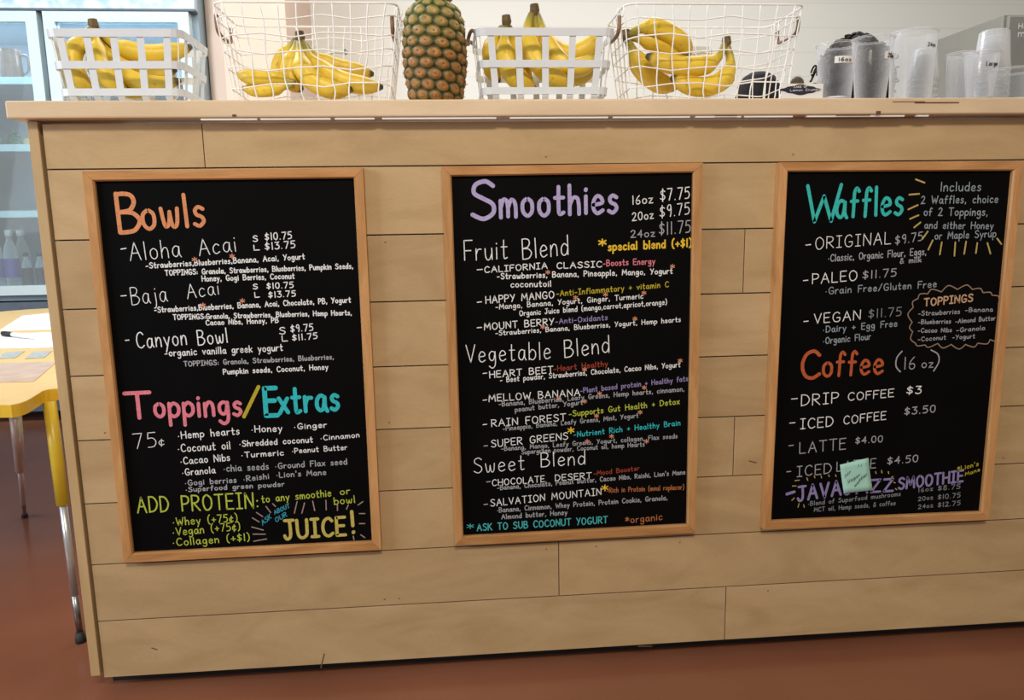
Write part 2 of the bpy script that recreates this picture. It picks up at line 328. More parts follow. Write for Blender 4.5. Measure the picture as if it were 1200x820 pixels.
g('0',50,'~25,100 4,80 2,30 20,0 40,10 48,50 42,88 25,100'); g('1',14,'8,100 8,0'); g('2',50,'~2,80 20,100 42,88 40,60 20,26 0,0;0,0 52,0')
g('3',46,'4,100 44,100;~44,100 20,60;~20,60 44,48 42,12 20,0 0,10'); g('4',50,'36,0 38,100;~38,100 20,60 0,36;0,36 50,36'); g('5',48,'46,100 8,100 4,60;~4,60 30,62 46,36 34,6 2,2')
g('6',46,'~38,100 12,66 2,30 10,4 30,0 44,20 34,44 10,40 3,26'); g('7',48,'0,100 48,100 16,0'); g('8',46,'~24,52 4,74 22,100 42,80 24,52 2,24 22,0 44,22 24,52'); g('9',44,'~40,72 22,52 4,70 14,98 34,98 40,70;~40,72 38,30 30,0')
g('$',48,'~46,78 26,88 6,76 12,56 36,44 44,24 24,10 0,20;24,104 22,-6'); g('.',10,'4,2 5,4'); g(',',14,'8,8 3,-14'); g('·',18,'6,34 8,37'); g('-',40,'2,36 36,38')
g(':',12,'5,44 6,46;5,8 6,10'); g('!',14,'6,100 6,34;6,2 7,5'); g("'",14,'8,104 5,78'); g('(',26,'~24,112 6,84 2,36 10,2 24,-14'); g(')',26,'~2,112 20,84 24,36 16,2 2,-14')
g('+',44,'22,66 22,14;0,40 44,40'); g('/',44,'0,-4 44,104'); g('*',44,'22,90 22,30;0,76 44,44;44,76 0,44'); g('&',56,'~56,4 20,60 14,88 30,100 40,84 4,36 6,8 26,0 54,40'); g('¢',42,'~40,50 22,60 4,44 2,18 18,0 42,10;24,74 18,-14'); g('|',8,'2,100 3,0'); g(' ',44,'')

def strokes(text):
    out = []; x = 0
    for ch in text:
        w, s = G[ch]
        for st in [q for q in s.split(';') if q]:
            sm = st[0] == '~'; pts = [tuple(float(c) for c in p.split(',')) for p in st.lstrip('~').split()]
            jit = random.uniform(-2.2, 2.2)
            if sm: pts = [(p.x, p.y) for p in spline([(a, b, 0) for a, b in pts], 4)]
            out.append([(x+a, b+jit) for a, b in pts])
        x += w+25
    return out, max(x-25, 1)
LIFT = [0]
def ribbon(mb, pts, hw, nrm, lift):
    """one pen stroke: a mitred strip with round ends, each stroke a hair above the one before"""
    LIFT[0] = (LIFT[0]+1) % 24
    P = []
    for p in pts:
        p = Vector(p)
        if not P or (p-P[-1]).length > 1e-5: P.append(p)
    if len(P) == 1: P.append(P[0]+Vector((1e-4, 0, 0)))
    k = len(P); up = nrm*(lift+LIFT[0]*0.000012); vs = []; T = [(P[i+1]-P[i]).normalized() for i in range(k-1)]
    closed = k > 5 and (P[0]-P[-1]).length < hw
    L, R_ = [], []
    for i in range(k):
        t0 = T[max(i-1, 0)]; t1 = T[min(i, k-2)]; n0 = nrm.cross(t0); n1 = nrm.cross(t1); c = n0.dot(n1)
        if c > 0.35:
            m_ = (n0+n1).normalized(); q = hw/max(0.6, m_.dot(n1)); L.append(P[i]+m_*q); R_.append(P[i]-m_*q)
        else:
            L += [P[i]+n0*hw, P[i]+n1*hw]; R_ += [P[i]-n0*hw, P[i]-n1*hw]
    q = len(L); mb.add([v+up for v in L]+[v+up for v in R_], [(j, j+1, q+j+1, q+j) for j in range(q-1)])
    for i in range(1, k-1):          # fill sharp corners with a small round
        if nrm.cross(T[i-1]).dot(nrm.cross(T[i])) <= 0.35:
            a = T[i]; b = nrm.cross(a); mb.add([P[i]+up-nrm*0.000005+(a*math.cos(PI*j/5)+b*math.sin(PI*j/5))*hw for j in range(10)], [tuple(range(10))])
    if not closed:
        for c, t in ((P[0], -T[0]), (P[-1], T[-1])):
            b = nrm.cross(t); mb.add([c+up+(b*math.cos(PI*j/6)+t*math.sin(PI*j/6))*hw for j in range(7)], [tuple(range(7))])
class Pen:
    """writes on a plane: every mark is a thin layer of chalk ink lying on the surface"""
    def __init__(s, Y, parent, name='lettering'): s.Y = Y; s.p = parent; s.n = name; s.k = 0
    def px(s, h): return h*mpp(s.Y)
    def write(s, text, x0, y0, x1, y1, h, col, w=1.5, label=None, dy=0):
        a = at(x0, y0, s.Y); b = at(x1, y1, s.Y); e = (b-a); L = e.length; e.normalize()
        h = h*(0.80 if h < 9 else 0.86) if h <= 12 else h*0.94; w = w*0.74 if w < 1.9 else w*0.92; u = Vector((-0.45*e.z, 0, 1)); H = s.px(h)/100.0; st, tw = strokes(text); kx = L/tw
        mb = MB(); s.k += 1
        for q in st: ribbon(mb, [a+e*(p[0]*kx)+u*(p[1]*H) for p in q], s.px(w)/2, Vector((0,-1,0)), 0.0002+0.00002*(s.k % 9))
        return mb.build(s.n, CH[col] if isinstance(col, str) else col, s.p, label=label)
    def lines(s, segs, col, w=1.5, smooth=False, name='drawn_rays', label=None):
        mb = MB(); s.k += 1
        for q in segs:
            pts = [at(x, y, s.Y) for x, y in q]
            if smooth: pts = spline(pts, 6)
            ribbon(mb, pts, s.px(w)/2, Vector((0,-1,0)), 0.0002+0.00002*(s.k % 9))
        return mb.build(name, CH[col] if isinstance(col, str) else col, s.p, label=label)
    def stars(s, pts, col, r=2.6, w=1.1):
        for x, y in pts: s.lines([[(x, y-r), (x, y+r)], [(x-r, y-r*.5), (x+r, y+r*.5)], [(x+r, y-r*.5), (x-r, y+r*.5)]], col, w, name='asterisk', label='small %s asterisk' % col)
    def rays(s, segs, col, w, label):
        for q in segs: s.lines([q], col, w, name='drawn_ray', label=label)

# ================================================================== the setting
ZF = -0.655
struct(MB().box(-5, 5, -4, 4.2, ZF-0.05, ZF).build('floor', floor_mat()))
WM = wall_mat()
struct(MB().box(-5, 5, 3.2, 3.3, ZF, 2.2).build('wall_back', WM))
YFR = 2.36
FRX = at(224, 60, YFR).x
# peach corner of wall between the fridge and the white boards
pc = at(262, 60, 2.40); pl = Vector((max(at(231, 60, 2.46).x, FRX+0.036), 2.50, 0)); pr = at(337, 60, 2.46)
struct(MB().prism([(pl.x, pl.y), (pc.x, pc.y), (pr.x, pr.y), (pr.x, 3.199), (pl.x, 3.199)], ZF, 2.2).build('wall_corner', PEACH))

# ================================================================== counter
ZU, ZT = 0.460, 0.490          # underside and top of the counter top
CL = -0.957; CR = 1.32
counter = thing('service_counter', 'long plywood clad service counter with pale timber top', 'counter', (0.17, 0.2, ZF))
MB().box(at(6, 128, -0.03).x, CR+0.05, -0.030, 0.42, ZU, ZT).build('counter_top', TOPW, counter, bevel=0.003, label='pale timber top with scuffed front edge')
MB().box(-0.9805, -0.9625, -0.004, 0.40, -0.612, ZU-0.001).build('end_panel', PLYV, counter, bevel=0.001)
rows = [0.4555, 0.3755, 0.2495, 0.123, -0.003, -0.128, -0.254, -0.379, -0.498, -0.620]
joints = {0: [(238, 165)], 1: [(700, 240)], 2: [(872, 305)], 3: [(300, 350)], 4: [(690, 440)], 5: [(860, 522)], 6: [(360, 600)], 7: [(655, 670)], 8: [(850, 722)]}
for i in range(9):
    xs = [CL]+sorted(at(px, py).x for px, py in joints[i])+[CR]
    for j in range(len(xs)-1):
        MB().box(xs[j]+(0.0008 if j else 0), xs[j+1]-0.0008, 0.0, 0.012, rows[i+1]+0.0012, rows[i]-0.0012).build('plank', PLY, counter, bevel=0.0006)
MB().box(CL, CR, 0.0135, 0.030, -0.615, 0.452).build('backing_panel', plain('grey_backing', (0.20, 0.20, 0.215), 0.8), counter)
MB().box(-0.9625, CR, 0.045, 0.052, ZF+0.001, -0.6125).build('shadow_strip', DARK, counter, label='black recessed strip standing in for shadow under the planks')  # black strip added to give the dark shadow band below the planks
MB().box(CL, CR, 0.031, 0.40, -0.612, -0.594).build('bottom_shelf', PLY, counter)
# white strip standing in for backlight through the slot under the top, in broken lengths
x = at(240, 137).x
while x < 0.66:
    w = random.uniform(0.06, 0.22); MB().box(x, min(x+w, 0.68), -0.0255, -0.0175, ZU-0.0038, ZU-0.0003).build('gap_light_strip', GAPLIGHT, counter, label='white strip standing in for light through the gap under the top'); x += w+random.uniform(0.003, 0.03)
# dark scuffs along the top's front edge
mk = MB()
for x0, x1, y0, y1 in ((1046, 1084, 118.8, 119.6), (1072, 1124, 119.6, 121.0), (272, 277, 134, 136.5), (1027, 1032, 130, 134), (980, 1020, 134.6, 135.6), (838, 864, 135, 136)):
    a = at(x0, y0, -0.0303); b = at(x1, y1, -0.0303); mk.box(a.x, b.x, -0.0303, -0.0295, b.z, a.z)
mk.build('scuff', plain('dark_scuff', (0.12, 0.06, 0.03), 0.8), counter, label='dark scuffs on the front edge of the top')
mk = MB()
for p in ([(178, 759), (184, 761)], [(380, 766), (376, 782)], [(878, 540), (886, 542)], [(748, 757), (764, 757)]):
    ribbon(mk, [at(*q, 0.0) for q in p], 0.0012, Vector((0,-1,0)), 0.0003)
for _ in range(26):
    zz = random.choice(rows[1:9]); q = Vector((random.uniform(-0.92, 0.98), 0, zz+random.choice((-0.014, 0.014)))); ribbon(mk, [q, q+Vector((0.0012,0,0.0004))], 0.0011, Vector((0,-1,0)), 0.0003)
mk.build('nail_mark', plain('nail_mark_brown', (0.12, 0.07, 0.035), 0.8), counter, label='small brown nail marks and scratches')
for cx_ in (-0.8, -0.28, 0.25, 0.78, 1.2):
    for cy_ in (0.12, 0.33):
        c = MB(); c.box(cx_-0.022, cx_+0.022, cy_-0.02, cy_+0.02, -0.618, -0.6125); c.box(cx_-0.016, cx_-0.012, cy_-0.014, cy_+0.014, -0.638, -0.618); c.box(cx_+0.012, cx_+0.016, cy_-0.014, cy_+0.014, -0.638, -0.618)
        w = c.build('caster', STEELD, counter)
        MB().tube([(cx_-0.009, cy_, -0.6355), (cx_+0.009, cy_, -0.6355)], 0.019, 16).build('wheel', RUBBER, w, label='black caster wheel')

# ================================================================== chalkboards
FT = 0.018
KS = (-CAM.y-FT)/(-CAM.y)
def board(cx, cz, rot, label):
    cx = CAM.x+(cx-CAM.x)*KS; cz = CAM.z+(cz-CAM.z)*KS; w, h = 0.5*KS, 0.75*KS; fw = 0.0178
    root = thing('chalkboard', label, 'chalkboard', (cx, 0, cz-h/2), (0, -rot, 0), 'framed chalkboard menus on the counter front')
    R = Matrix.Translation((cx, 0, cz)) @ Matrix.Rotation(-rot, 4, 'Y')
    def tr(mb): mb.v = [R @ v for v in mb.v]; return mb
    y0, y1 = -FT, -0.0004; ey = -FT+0.0035
    X, Z = w/2, h/2
    def rail(a, b, c, d, mat):   # a,b outer corners, c,d inner corners (x,z); chamfered inner lip
        m_ = MB(); li = lambda p, q, t: (p[0]+(q[0]-p[0])*t, p[1]+(q[1]-p[1])*t)
        c2, d2 = li(b, c, 0.86), li(a, d, 0.86)
        f = [(a[0],y0,a[1]),(b[0],y0,b[1]),(c2[0],y0,c2[1]),(d2[0],y0,d2[1]),(c[0],ey,c[1]),(d[0],ey,d[1])]
        bk = [(a[0],y1,a[1]),(b[0],y1,b[1]),(c[0],y1,c[1]),(d[0],y1,d[1])]
        m_.add(f+bk, [(0,1,2,3),(3,2,4,5),(0,6,7,1),(5,4,8,9),(6,9,8,7),(1,7,8,4,2),(0,3,5,9,6)])
        return tr(m_).build('frame_rail', mat, root)
    e = 0.0003
    rail((-X,Z),(X,Z),(X-fw-e,Z-fw),(-X+fw+e,Z-fw), OAKH)
    rail((X,-Z),(-X,-Z),(-X+fw+e,-Z+fw),(X-fw-e,-Z+fw), OAKH)
    rail((-X,-Z+e),(-X,Z-e),(-X+fw,Z-fw-e),(-X+fw,-Z+fw+e), OAKV)
    rail((X,Z-e),(X,-Z+e),(X-fw,-Z+fw+e),(X-fw,Z-fw-e), OAKV)
    tr(MB().box(-X+fw-0.002, X-fw+0.002, -0.0085, -0.003, -Z+fw-0.002, Z-fw+0.002)).build('slate', SLATE, root, label='black writing surface')
    return root
YS = -0.0086
b1 = board(-0.6467, -0.0025, 0.0009, 'oak framed chalkboard at left headed Bowls in orange, with a Toppings/Extras list')
b2 = board(0, 0, 0.0047, 'middle oak framed chalkboard headed Smoothies in lavender')
b3 = board(0.6488, -0.0010, -0.0056, 'oak framed chalkboard at right headed Waffles in teal, with Coffee below')

p = Pen(YS, b1); w = p.write
w('B',141,272,165,270.5,44,'orange',5.2,'large orange heading'); w('owls',168,268,240,263.5,37,'orange',4.6,'large orange heading')
w('-',142,295,149,294,10,'white'); w('Aloha',153,305,212,300.6,21,'white',1.3); w('Acai',234,299.6,277,294,19,'white',1.3)
w('S',297,283,302,282.6,8,'white'); w('$10.75',311,281.5,342,279.4,9,'white'); w('L',298,293,304,292.6,7,'white'); w('$13.75',311,292.6,346,290.2,9,'white')
w('-Strawberries,Blueberries,Banana, Acai, Yogurt',171.4,314.4,357,303.4,7.5,'white')
w('TOPPINGS: Granola, Strawberries, Blueberries, Pumpkin Seeds,',194,322.6,413.6,314.4,7.2,'white')
w('Honey, Gogi Berries, Coconut',237,329.5,345,326.2,7.5,'white')
w('-',142,350,149,349.6,10,'white'); w('Baja',155,357,196,352.5,20,'white',1.2); w('Acai',220,349.6,257,344.7,17,'white',1.2)
w('S',297,338.8,302,338.4,7,'white'); w('$10.75',313,338.4,344,336.8,8,'white'); w('L',299,348.4,304,348,7,'white'); w('$13.75',315,348.6,346.5,347,8,'white')
w('-Strawberries,Blueberries, Banana, Acai, Chocolate, PB, Yogurt',181.4,366,411,354,7.5,'white')
w('TOPPINGS:Granola, Strawberries, Blueberries, Hemp Hearts,',203.3,374.4,412,368.8,7,'white')
w('Cacao Nibs, Honey, PB',241.7,380.8,326.2,377.8,7,'white')
w('-',147,402,152,401.6,10,'white'); w('Canyon',161,408,219,403.4,19,'white',1.7); w('Bowl',232.6,404.2,267,401.4,18,'white',1.7)
w('S',328,391.5,334.5,391,9,'white'); w('$9.75',341,389,367,387,9,'white'); w('L',331,399.8,337,399.4,8,'white'); w('$11.75',343,399,372,396.6,8.5,'white')
w('-organic vanilla greek yogurt',193.6,417.4,331.3,410.6,9,'white')
w('TOPPINGS: Granola, Strawberries, Blueberries,',216,429,391,420.6,7,'dim'); w('Pumpkin seeds, Coconut, Honey',262,438.4,384.4,432.6,7.5,'white')
w('T',149,490,178,488.5,31,'pink',5,'pink heading'); w('oppings',182,488.5,283,486,28,'pink',4.4,'pink heading'); p.lines([[(286,488),(303,453)]],'mustard',4.2,name='slash',label='mustard yellow slash')
w('E',312,486.5,325,486,35,'cyan',6,'cyan heading'); w('xtras',328,484,397,480,32,'cyan',5,'cyan heading')
w('75',157.5,526,184,523.6,19,'white',1.2); w('¢',186.6,521.4,192.5,521,11,'white',1.2)
w('·Hemp hearts',209,514,280.5,508.5,9.5,'white'); w('·Honey',295,506.4,330.6,505,9,'white'); w('·Ginger',345,502.8,382.7,500.4,8,'white')
w('·Coconut oil',209,529.4,270,525.6,10.5,'white'); w('·Shredded coconut',281,523,366.5,518,8.5,'white'); w('·Cinnamon',376,515.8,421,512,7.5,'white',1.3)
w('·Cacao Nibs',212,544,269.4,539.4,9.5,'white',1.5); w('·Turmeric',283.3,536,332.3,533,8,'white'); w('·Peanut Butter',342.6,531,406.6,526.6,7.5,'white',1.3)
w('·Granola',214,557,252.3,554,9,'white'); w('·chia seeds',262.5,552.4,314.7,549.6,9,'dim'); w('·Ground Flax seed',323,549,406.6,543.6,8.5,'dim')
w('·Gogi berries',217.3,568.6,277,565,8,'dim'); w('·Reishi',285.7,564,315.3,560.4,8,'dim'); w('·Lion\'s Mane',324.3,559.4,382,556,8,'dim')
w('·Superfood green powder',218,576,333,569.4,7,'dim')
w('ADD',161.7,600.5,198,599.2,20,'lime',2.0,'lime green lettering'); w('PROTEIN:',214,598.6,303,594.6,20,'lime',2.0,'lime green lettering'); w('to any smoothie',307,588.8,388,581,10,'lime',1.6); w('or',399,579.4,410,578,9,'lime',1.6); w('bowl',392,591,416,588.6,10,'lime',1.6)
w('·Whey (+75¢)',203,615.6,278.3,610.6,11,'lime',1.6); w('·Vegan (+75¢)',203,627.4,281.5,620.4,11,'lime',1.6); w('·Collagen (+$1)',203,639.4,292.6,633,10.5,'lime',1.6)
w('ASK',307.8,615,318,607,7,'skyblue',1.4,'small blue lettering'); w('ABOUT',322,602.4,339.5,594.4,6,'skyblue',1.4,'small blue lettering'); w('OUR',323.6,611.6,336.3,604.4,6.5,'skyblue',1.4,'small blue lettering')
w('JUICE',334,631,405,626.4,24,'gold',4.2,'bold gold lettering'); w('!',412,624.5,417,624,29,'gold',4.5)
z8 = lambda q: [(280+.1586*a, 540+.1586*b) for a, b in q]
p.rays([z8(q) for q in ([(410,385),(430,300)],[(465,385),(485,310)],[(560,365),(545,295)],[(645,360),(643,290)],[(728,365),(728,320)],[(795,355),(808,325)],[(880,325),(915,300)],[(890,388),(930,388)],[(890,462),(930,462)],[(900,545),(930,565)],[(845,555),(850,580)],[(235,380),(200,335)],[(175,410),(130,380)],[(150,450),(100,420)],[(180,510),(95,487)],[(195,540),(105,540)],[(205,575),(110,592)],[(270,335),(250,315)])],'ray',1.3,'thin pinkish ray')
p.stars([(228,304),(272,300),(238,357.5),(284,352.5)],'salmon')

p = Pen(YS, b2); w = p.write
w('S',554,257,580,255.5,45,'lavender',5.4,'large lavender heading'); w('moothies',587,254.5,723,248.5,35,'lavender',4.8,'large lavender heading')
w('16oz',741,239.5,764.7,237.4,11,'white'); w('$7.75',774,235.5,808,232.3,14,'white',1.6); w('20oz',741,258.5,765.5,255.8,10.5,'white'); w('$9.75',773.4,254.8,808,250.8,14,'white',1.5); w('24oz',739.3,278.3,767,277,9.5,'dim'); w('$11.75',772.6,275,809,272.4,15,'dim',1.6)
w('*',702,291.5,710,291,13,'yellow',2); w('special blend (+$1)',713,293.4,810,288.8,10.5,'yellow',2.0,'yellow lettering')
w('Fruit',544.6,305.3,594.8,303,24,'white',1.6); w('Blend',612.8,303.4,666,298.4,24,'white',1.6)
w('-',559,319,566,318.6,9,'white'); w('CALIFORNIA',568,319.4,641.2,314.4,8.5,'white',1.5); w('CLASSIC',652.6,314.6,705,312.8,8.5,'white',1.5); w('-Boosts Energy',706.6,311.8,767.3,309,8.5,'pink',1.5,'pink lettering')
w('-Strawberries, Banana, Pineapple, Mango, Yogurt',582.7,326.8,787.8,320.4,8,'white'); w('coconutoil',598.8,336.4,645.6,335.6,8.5,'white')
w('-',559,357,565,356.6,9,'white'); w('HAPPY MANGO',569.5,355.6,649.2,349,9.5,'white',1.5); w('-Anti-Inflammatory + vitamin C',652.2,347,783.5,336,8,'mustard',1.4,'dull yellow lettering')
w('-Mango, Banana, Yogurt, Ginger, Turmeric',581,362.4,753.5,349.4,7.5,'white',1.3); w('Organic Juice blend (mango,carrot,apricot,orange)',609,370,781.3,356.4,7.5,'white',1.3)
w('-',559,386.6,565,386.2,9,'white'); w('MOUNT BERRY',567.7,386.4,649,380.4,9,'white',1.5); w('-Anti-Oxidants',651,379.4,711.7,374.4,7.5,'violet',1.4,'violet lettering')
w('-Strawberries, Banana, Blueberries, Yogurt, Hemp hearts',581,393,797.4,376.8,7,'white',1.3)
w('Vegetable',546.6,424.4,645,420.4,22,'white',1.5); w('Blend',662,418.6,714,412.6,22,'white',1.6)
w('-',566,440,571,439.6,9,'white'); w('HEART BEET',574,442.6,648,436.4,9,'white',1.5); w('-Heart Healthy',649,435,712,428.6,8,'red',1.4,'dark red lettering')
w('- Beet powder, Strawberries, Chocolate, Cacao Nibs, Yogurt',586.3,448,797,429.6,7.5,'white',1.3)
w('-',566,471.6,571,471.2,9,'white'); w('MELLOW BANANA',573,470.4,679.5,463.4,9.5,'white',1.4); w('-Plant based protein + Healthy fats',680.3,460.4,806,446,7.5,'violet',1.4,'violet lettering')
w('-Banana, Blueberries, Leafy Greens, Hemp hearts, cinnamon,',584.7,476,801.6,458,7,'dim',1.3); w('peanut butter, Yogurt',603.8,482.4,682.7,473.6,7,'dim',1.3)
w('-',566,500,571,499.6,9,'white'); w('RAIN FOREST',576.3,499.8,663,492.6,10,'white',1.4); w('-Supports Gut Health + Detox',667,488,796,473,8.5,'lime',1.5,'lime green lettering')
w('-Pineapple, Banana, Leafy Greens, Mint, Yogurt',589.5,504.6,747.7,489,6.8,'dim',1.2)
w('-',567,525,572,524.6,9,'dim'); w('SUPER GREENS',576,523.8,665.4,514.6,10,'white',1.4); w('-Nutrient Rich + Healthy Brain',672.4,512,797,498,8,'cyan',1.4,'cyan lettering')
w('-Banana, Mango, Leafy Greens, Yogurt, collagen, Flax seeds',587.6,528,793.5,513,6.8,'dim',1.2); w('Supergreen powder, Coconut oil, hemp Hearts',611.4,532,755,522.6,6.8,'dim',1.2)
w('Sweet',555.6,554,614.5,550,20,'white',1.4); w('Blend',634.3,547,685.6,543.4,19,'white',1.5)
w('-',570,567,575,566.6,9,'dim'); w('CHOCOLATE',577,569.2,638,564.2,9,'white',1.3); w('DESERT',650.8,563.4,693,560.4,9,'white',1.3); w('-Mood Booster',696,557,749,550.6,7,'red',1.3,'dark red lettering')
w('-Banana, Chocolate, Peanut Butter, Cacao Nibs, Reishi, Lion\'s Mane',583,574,802.7,555.4,7,'dim',1.3)
w('-',567,593.6,572,593.2,9,'dim'); w('SALVATION MOUNTAIN',575.2,593.2,704.4,579.4,10,'white',1.3); w('-Rich in Protein (meal replacer)',711,577,801.4,573,7.5,'rust',1.3,'rust lettering')
w('·Banana, Cinnamon, Whey Protein, Protein Cookie, Granola,',582.7,600.2,782,585.4,7.5,'dim',1.3); w('Almond butter, Honey',588,608,664.5,602.6,7.5,'dim',1.3)
w('*',547.5,622,555,621.6,12,'aqua',1.5); w('ASK TO SUB COCONUT YOGURT',559.3,621.8,711.7,612.4,10,'aqua',1.8,'aqua lettering'); w('*organic',733,613,775.8,608.6,10,'rust',1.5,'rust lettering')
p.stars([(669,504),(708.8,571.4)],'yellow',3.4,1.4)
p.stars([(642,318.8),(788,312),(674.5,348.5),(709.5,345),(754.6,343),(636,383),(744,373.4),(685,432.8),(797,422.5),(655,467),(702.5,461),(755,454),(685,470),(699,487),(750,482.8),(688,517),(716.7,511),(757.5,517)],'salmon',2.3,1.1)

p = Pen(YS, b3); w = p.write
w('W',945,260,984,258.5,45,'teal',4.6,'large teal heading'); w('affles',980,255.5,1057,250.5,35,'teal',4.4,'large teal heading')
w('|ncludes',1102.3,224,1149,223.6,12,'blue',1.6,'blue grey lettering'); w('2 Waffles, choice',1079.3,238.6,1169,237.2,10.5,'blue',1.5,'blue grey lettering'); w('of 2 Toppings,',1082.5,252.6,1157,252.4,10.5,'blue',1.6,'blue grey lettering'); w('and either Honey',1083.3,267.6,1163.4,268,9.5,'blue',1.5,'blue grey lettering'); w('or Maple Syrup',1095.2,280.4,1166.6,277.4,10,'blue',1.5,'blue grey lettering')
r2 = lambda q: [(1050+.1586*a, 180+.1585*b) for a, b in q]
p.rays([r2(q) for q in ([(145,190),(210,215)],[(97,303),(170,297)],[(90,412),(160,380)],[(103,482),(165,455)],[(133,545),(180,508)],[(195,630),(233,575)],[(237,710),(270,640)],[(322,745),(337,655)],[(430,755),(437,655)],[(503,740),(517,650)],[(590,735),(600,660)],[(697,738),(675,660)],[(778,668),(747,627)])],'rayyellow',1.9,'yellow ray')
w('-',944,291.6,950.5,291,14,'white',1.6); w('ORIGINAL',955.5,292,1043.5,285.2,15,'white',1.3); w('$9.75',1049,286.4,1081,281.6,12,'dim',1.5)
w('·Classic, Organic Flour, Eggs,',970.4,306.4,1085,298.2,9.5,'dim',1.5); w('& milk',1054.6,308.8,1079.3,306.8,7.5,'dim',1.5)
w('-',941,333.4,947,333,14,'white',1.6); w('PALEO',952,332.6,1004,328.2,13,'white',1.5); w('$11.75',1011,326.6,1050,323.6,11,'dim',1.6)
w('·Grain Free/Gluten Free',967.3,344.6,1097,336.2,9.5,'blue',1.5)
w('-',941.5,381,947.5,380.6,14,'white',1.6); w('VEGAN',954,379.2,1008,374,12.5,'white',1.5); w('$11.75',1017.7,372.6,1056,369.6,12,'grey',1.5)
w('·Dairy + Egg Free',964.6,389.6,1051,382.2,9,'blue',1.5); w('·Organic Flour',964.6,402.8,1020,397.4,9,'blue',1.5)
w('TOPPINGS',1083,358.4,1139.4,353,10.5,'tan',1.9,'tan lettering')
w('-Strawberries',1076,369.8,1124.4,367.4,7,'dim',1.2); w('-Banana',1131,365.6,1163,364.6,6.5,'dim',1.2); w('-Blueberries',1076,379.6,1113.8,378.6,6.5,'dim',1.2); w('-Almond Butter',1119.4,378.8,1166,374.8,6.5,'dim',1.2)
w('-Cacao Nibs',1075.6,389.6,1114.8,388.8,6.5,'dim',1.2); w('-Granola',1120.6,389.2,1153.8,386.2,6.5,'dim',1.2); w('-Coconut',1075.6,399.8,1108,397.4,6.5,'dim',1.2); w('-Yogurt',1116,397.6,1142,396,6.5,'dim',1.2)
an = [(965,238),(900,207),(815,183),(715,152),(575,152),(425,175),(297,192),(205,238),(160,320),(150,460),(155,548),(180,655),(270,672),(390,658),(515,668),(650,668),(765,655),(880,622),(926,634)]
sg = []
for (a, b), (c, d) in zip(an, an[1:]):
    mx_, my_ = (a+c)/2, (b+d)/2; vx, vy = mx_-540, my_-420; L_ = math.hypot(vx, vy); k_ = 0.32*math.hypot(c-a, d-b)
    sg.append([(1050+.125*u, 320+.125*v) for u, v in ((a, b), (mx_+vx/L_*k_, my_+vy/L_*k_), (c, d))])
p.lines(sg, 'outline', 1.3, True, name='drawn_cloud', label='tan scalloped outline round the toppings list')
w('C',939,444,960,442.5,36,'coffee',4.8,'orange red heading'); w('offee',964,440.5,1034,436.8,31,'coffee',4.0,'orange red heading')
p.lines([[(1057,411.5),(1051,419),(1050,429),(1055,435.5)]],'dim',1.6,True,'bracket'); w('16',1059,432.6,1072,431.6,16,'dim',1.6); w('oz',1080,431,1093,430.2,12,'dim',1.5); p.lines([[(1091,410),(1099,415),(1100,424),(1094,434.5)]],'dim',1.6,True,'bracket')
w('-',927,472,935,471.4,14,'white',1.6); w('DRIP',939,475.4,982,471.8,14.5,'white',1.6); w('COFFEE',993.6,469.2,1047,464.6,11.5,'white',1.5); w('$3',1062.5,461.4,1079,461,11,'white',1.8)
w('-',925,499.8,932,499.4,14,'white',1.6); w('ICED',938,502.6,976,499,13.5,'white',1.6); w('COFFEE',988.5,496.8,1038,491,12,'white',1.5); w('$3.50',1060,486,1095.8,482.6,10.5,'dim',1.8)
w('-',924,526.6,930,526.2,14,'dim',1.6); w('LATTE',937,531.4,990.7,525.6,15,'dim',1.6); w('$4.00',1002.4,519.8,1034,517.4,9.5,'dim',1.6)
w('-',921.5,556.8,927,556.4,14,'dim',1.6); w('ICED',934,558.4,974,554.2,14,'dim',1.6); w('LATTE',980.5,552,1026,548,13,'dim',1.5); w('$4.50',1040,543.8,1075.4,540.8,10.5,'dim',1.7)
w('-',922,587,932,584.4,26,'violet',4); w('JAVA',935,587,985,579.6,20,'violet',3.4,'violet lettering'); w('JAZZ',989,578.8,1045.6,574.6,17,'violet',3.2,'violet lettering'); w('SMOOTHIE',1053,573,1128,563.6,15.5,'violet',3.0,'violet lettering')
w('·Blend of Superfood mushrooms',947,592.4,1055,580.6,7,'grey',1.2); w('MCT oil, Hemp seeds, & coffee',954,599.4,1049,591.4,7,'grey',1.2)
for t1, t2, y in (('16oz','$8.75',576.6),('20oz','$10.75',586.8),('24oz','$12.75',596)):
    w(t1,1076,y,1093,y-2.2,6.5,'grey',1.2); w(t2,1099,y-2,1125,y-4.6,7.5,'grey',1.3)
w('*Lion\'s',1122,551.6,1146.3,545.4,7,'mustard',1.4,'dull yellow lettering'); w('Mane',1131,557.4,1148,551.6,5.5,'mustard',1.3,'dull yellow lettering')
r7 = lambda q: [(900+.1463*a, 510+.1463*b) for a, b in q]; r8 = lambda q: [(1030+.1463*a, 510+.1463*b) for a, b in q]
p.rays([r7(q) for q in ([(215,362),(250,358)],[(195,405),(225,405)],[(310,340),(318,360)],[(370,325),(375,340)],[(425,325),(428,340)],[(485,315),(490,330)],[(540,315),(545,330)],[(860,290),(865,305)],[(910,285),(912,300)],[(965,290),(965,305)],[(190,520),(210,500)],[(240,575),(248,545)],[(290,575),(285,555)])]+[r8(q) for q in ([(20,280),(22,298)],[(72,292),(78,305)],[(100,335),(112,328)],[(118,375),(130,380)],[(130,425),(142,435)])],'rayyellow',1.1,'short yellow ray')

